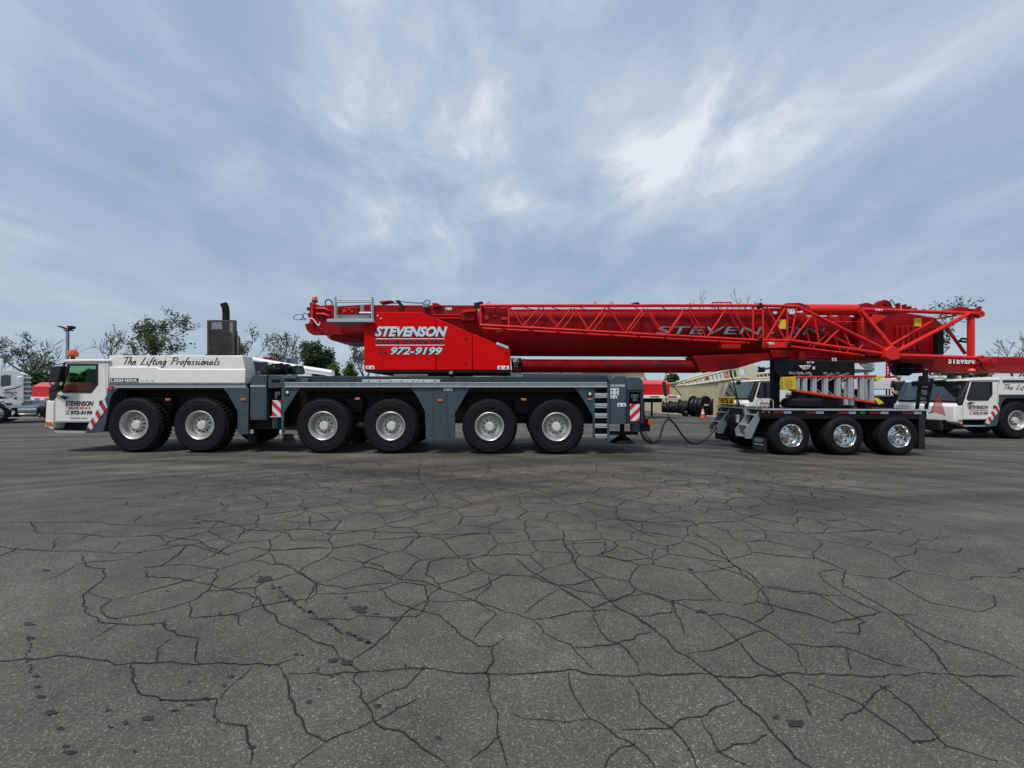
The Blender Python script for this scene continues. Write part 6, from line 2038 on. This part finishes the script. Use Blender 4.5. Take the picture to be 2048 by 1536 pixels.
for s_ in (-1, 1):
    hb = MB()
    bx, by, bz = PB[20][0] * (1 if s_ < 0 else -1), PB[20][1], PB[20][2]
    for f_ in range(4):
        hb.tube([(bx + (f_ - 1.5) * .018, by, bz), (bx + (f_ - 1.5) * .020, by - .06, bz - .01), (bx + (f_ - 1.5) * .020, by - .09 + .004 * f_, bz - .035)], [.010, .009, .007], 6)
    hb.tube([(bx - s_ * .03, by + .02, bz), (bx - s_ * .055, by - .02, bz - .005), (bx - s_ * .05, by - .05, bz - .02)], [.012, .011, .008], 6)
    hb.build('fingers', SKIN, man)
MB().box(-.155 * k, -.045 * k, -.24 * k, .09 * k, 0, .09 * k).box(.045 * k, .155 * k, -.24 * k, .09 * k, 0, .09 * k).build('boots', BLACK, man, bevel=.03)

# ------------------------------------------------------------------ office building in the gap under the boom
YO = 48.0
bx0, bx1 = W(985, 0, YO).x, W(1292, 0, YO).x
off = thing('office_building', 'low tan office building glimpsed between the lift cylinder and carrier', 'building', ((bx0 + bx1) / 2, YO + 5, 0))
ztop = W(1150, 743, YO).z
MB().box(bx0, bx1, YO, YO + 10, 0, ztop).build('wall', mat('tan render', (.50, .44, .32), .8, var=.08), off)
MB().box(bx0 - .3, bx1 + .2, YO - .3, YO + 10.3, ztop, ztop + .12).build('roof', SLATED, off)
MB().rect(1170, 744, 1262, 747, YO - .1, YO).build('fascia', GREYST, off)
for k in range(4):
    xx = 1000 + k * 42
    wv_ = MB().rect(xx, 745.5, xx + 36, 768, YO - .08, YO - .02).build('window', WHITE2, off)
    MB().rect(xx + 1.2, 747, xx + 17, 766, YO - .1, YO - .081).rect(xx + 19, 747, xx + 34.8, 766, YO - .1, YO - .081).build('pane', GLASSB, wv_)

# ------------------------------------------------------------------ lamp post
YLp = 40.0
lp = W(134.7, 790, YLp)
lamp = thing('lamp_post', 'tall square lamp post with twin flat heads above the cab', 'street lamp', (lp.x, YLp, 0))
zt_ = W(134.7, 660, YLp).z
MB().box(lp.x - .09, lp.x + .09, YLp - .09, YLp + .09, 0, zt_).build('pole', GREYST, lamp, bevel=.01)
MB().rect(127, 659.5, 143, 661.5, YLp - .1, YLp + .1).build('crossarm', BLACK, lamp)
MB().px([(113.5, 652), (115, 651), (130, 656.5), (129, 658.5)], YLp - .2, YLp + .2).build('lamp_head', BLACK, lamp)
MB().px([(132, 652), (142, 651.5), (143.5, 656), (137, 657.5)], YLp - .2, YLp + .2).build('lamp_head', BLACK, lamp)
MB().rect(138, 656, 142, 660, YLp - .05, YLp + .05).build('head_bracket', BLACK, lamp)


# ------------------------------------------------------------------ trees
def tree(label, px_, Y, ytop, spread, leaf_n, leaf_s, lm, seed, trunk_r=.21, fork=.35, levels=5, leafy=None, group='trees beyond the yard', lean=0.0, name='tree', twig=1.0):
    r = random.Random(seed)
    base = G(px_, 800)
    base = Vector(((px_ - PX) * Y / F, Y, 0))
    h = W(px_, ytop, Y).z
    t = thing(name, label, 'tree', base, 0, group)
    tr, lf = MB(), MB()
    tips = []

    def grow(p, d, ln, rad, lev):
        n = 4
        pts, rs = [p], [rad]
        for i in range(n):
            d = (d + Vector((r.uniform(-1, 1), r.uniform(-1, 1), r.uniform(-.5, .9))) * .16).normalized()
            p = p + d * ln / n
            pts.append(p)
            rs.append(max(.016, rad * (1 - .38 * (i + 1) / n)))
            if lev <= 2:
                tips.append((p, lev))
        tr.tube(pts, rs, 6 if lev > 3 else 4, caps=False)
        if lev == 0:
            return
        nb = r.choice((2, 3, 3)) if lev < levels else r.choice((3, 4))
        for q_ in range(nb):
            a = r.uniform(0, 2 * pi)
            sp_ = r.uniform(.35, .8) * spread
            nd = (d + Vector((cos(a), sin(a) * .8, r.uniform(-.1, .45))) * sp_).normalized()
            st_ = pts[r.choice((2, 3, 4, 4))]
            grow(st_, nd, ln * r.uniform(.6, .85), rs[-1] * r.uniform(.6, .85), lev - 1)

    tot = sum(.72 ** i for i in range(1, levels))
    trunk = h * fork
    grow(base, Vector((lean, 0, 1)), trunk, trunk_r, levels)
    top = max(v.z for v in tr.v)
    s_ = h / top
    for v in tr.v:
        dv = v - base
        v.z = base.z + dv.z * s_
    tr.build('trunk', BARK, t)
    sel = tips if leafy is None else [q for q in tips if leafy(q[0] - base, h, r)]
    if leaf_n and sel:
        for i in range(leaf_n):
            p = r.choice(sel)[0].copy()
            p.z = base.z + (p.z - base.z) * s_
            p += Vector((r.gauss(0, 1), r.gauss(0, 1), r.gauss(0, 1))) * leaf_s * 1.2
            a = Vector((r.uniform(-1, 1), r.uniform(-1, 1), r.uniform(-.6, .6))).normalized() * leaf_s * r.uniform(.6, 1.3)
            b_ = a.orthogonal().normalized()
            b_ = Matrix.Rotation(r.uniform(0, 2 * pi), 3, a.normalized()) @ b_ * leaf_s * .45
            lf.poly([p - a, p + b_, p + a, p - b_], [(0, 1, 2, 3)])
        lf.build('crown', lm, t, smooth=False)
    return t


tree('nearly bare spreading tree left of the lamp post', 78, 46, 664, 1.0, 420, .16, LEAF, 11, leafy=lambda d, h, r: d.x > -1.5 and d.x < 1.0 and r.random() < .5)
tree('small leafy tree low above the left tractor truck', 44, 44, 698, 1.1, 700, .15, LEAF, 5, leafy=lambda d, h, r: d.z > h * .3)
tree('bare-twigged tree between the lamp post and the leafy tree', 205, 48, 652, .95, 260, .16, LEAF, 23, leafy=lambda d, h, r: d.x > 1.0)
tree('tall olive leafy tree rising above the white engine cover', 288, 46, 620, .9, 2300, .17, LEAF, 8)
tree('thin upright tree just right of the exhaust cage', 497, 50, 660, .5, 800, .14, LEAF, 31)
tree('thin sparse tree above the white sloping boom', 553, 52, 660, .45, 420, .15, LEAF, 37)
tree('sparse forked tree left of the dense round tree', 585, 52, 672, .6, 420, .15, LEAF, 41)
tree('dense dark round tree below the boom foot', 652, 55, 688, 1.05, 9000, .22, LEAFD, 17, fork=.3)
tree('bright yellow-green bush at the foot of the dense tree', 682, 47, 726, 1.2, 3200, .16, LEAFL, 19, fork=.3, levels=4)
tree('loose pale tree beside the red cladding edge', 735, 45, 676, .9, 700, .14, LEAF, 29)
tree('bare tree top showing over the lattice jib', 1478, 42, 579, .8, 60, .15, LEAF, 43)
tree('sparse leafy twigs left of the bare tree top', 1425, 44, 590, .8, 260, .15, LEAF, 47)
tree('flat-topped sparse tree behind the boom head', 1876, 34, 592, .95, 1700, .13, LEAF, 53, fork=.42, leafy=lambda d, h, r: d.z > h * .45)
tree('bare tree at the far right edge', 2046, 45, 655, .9, 60, .15, LEAF, 59)
tree('bare leaning tree at the far left edge', -12, 46, 672, .8, 150, .15, LEAF, 61)


def bush(label, px0, px1, Y, ytop, n, ls, lm, seed, group='hedges along the yard edge'):
    r = random.Random(seed)
    x0, x1 = (px0 - PX) * Y / F, (px1 - PX) * Y / F
    zt_ = W(px0, ytop, Y).z
    t = thing('hedge', label, 'hedge', ((x0 + x1) / 2, Y + 1, 0), 0, group)
    lf = MB()
    for i in range(n):
        u = r.random()
        x = x0 + (x1 - x0) * u
        top = zt_ * (.72 + .38 * mnoise.noise(Vector((x * .45, seed, 0))) + .16 * mnoise.noise(Vector((x * 1.7, seed, 3))))
        z = top * (1 - r.random() ** 1.7 * .95)
        y = Y + r.uniform(0, 2.2) * (1 - .4 * z / zt_)
        p = Vector((x, y, z))
        a = Vector((r.uniform(-1, 1), r.uniform(-1, 1), r.uniform(-.7, .7))).normalized() * ls * r.uniform(.6, 1.3)
        b_ = Matrix.Rotation(r.uniform(0, 2 * pi), 3, a.normalized()) @ a.orthogonal().normalized() * ls * .55
        lf.poly([p - a, p + b_, p + a, p - b_], [(0, 1, 2, 3)])
    lf.build('leaves', lm, t, smooth=False)
    st_ = MB()
    for i in range(max(3, int((x1 - x0) / 1.5))):
        x = x0 + (x1 - x0) * (i + .5) / max(3, int((x1 - x0) / 1.5))
        st_.tube([(x, Y + 1, 0), (x + r.uniform(-.2, .2), Y + 1, zt_ * .6)], [.08, .03], 5)
    st_.build('stems', BARK, t)
    return t


bush('dark green hedge behind the left truck and the cab', 50, 250, 42, 722, 9000, .20, LEAFD, 3)
bush('low olive hedge at the far left edge', -60, 60, 47, 735, 3500, .2, LEAF, 4)
bush('green scrub behind the sloping white boom', 420, 740, 60, 752, 6000, .24, LEAFD, 6)
bush('dark green hedge beyond the red toolbox trailer', 1255, 1400, 62, 746, 6500, .26, LEAFD, 9)
bush('leafy scrub above the tan lattice boom', 1470, 1560, 40, 718, 3500, .16, LEAF, 12)
bush('green scrub behind the boom head', 1860, 1990, 40, 708, 2600, .18, LEAFD, 14)


for o in COL.objects:
    if o.name.split('.')[0] in ('nut_ring', 'valve_ring', 'hand_hole', 'hydraulic_hoses', 'air_hoses', 'cradle_fittings', 'cage_mesh', 'stems', 'sticker_print'):
        o['kind'] = 'stuff'
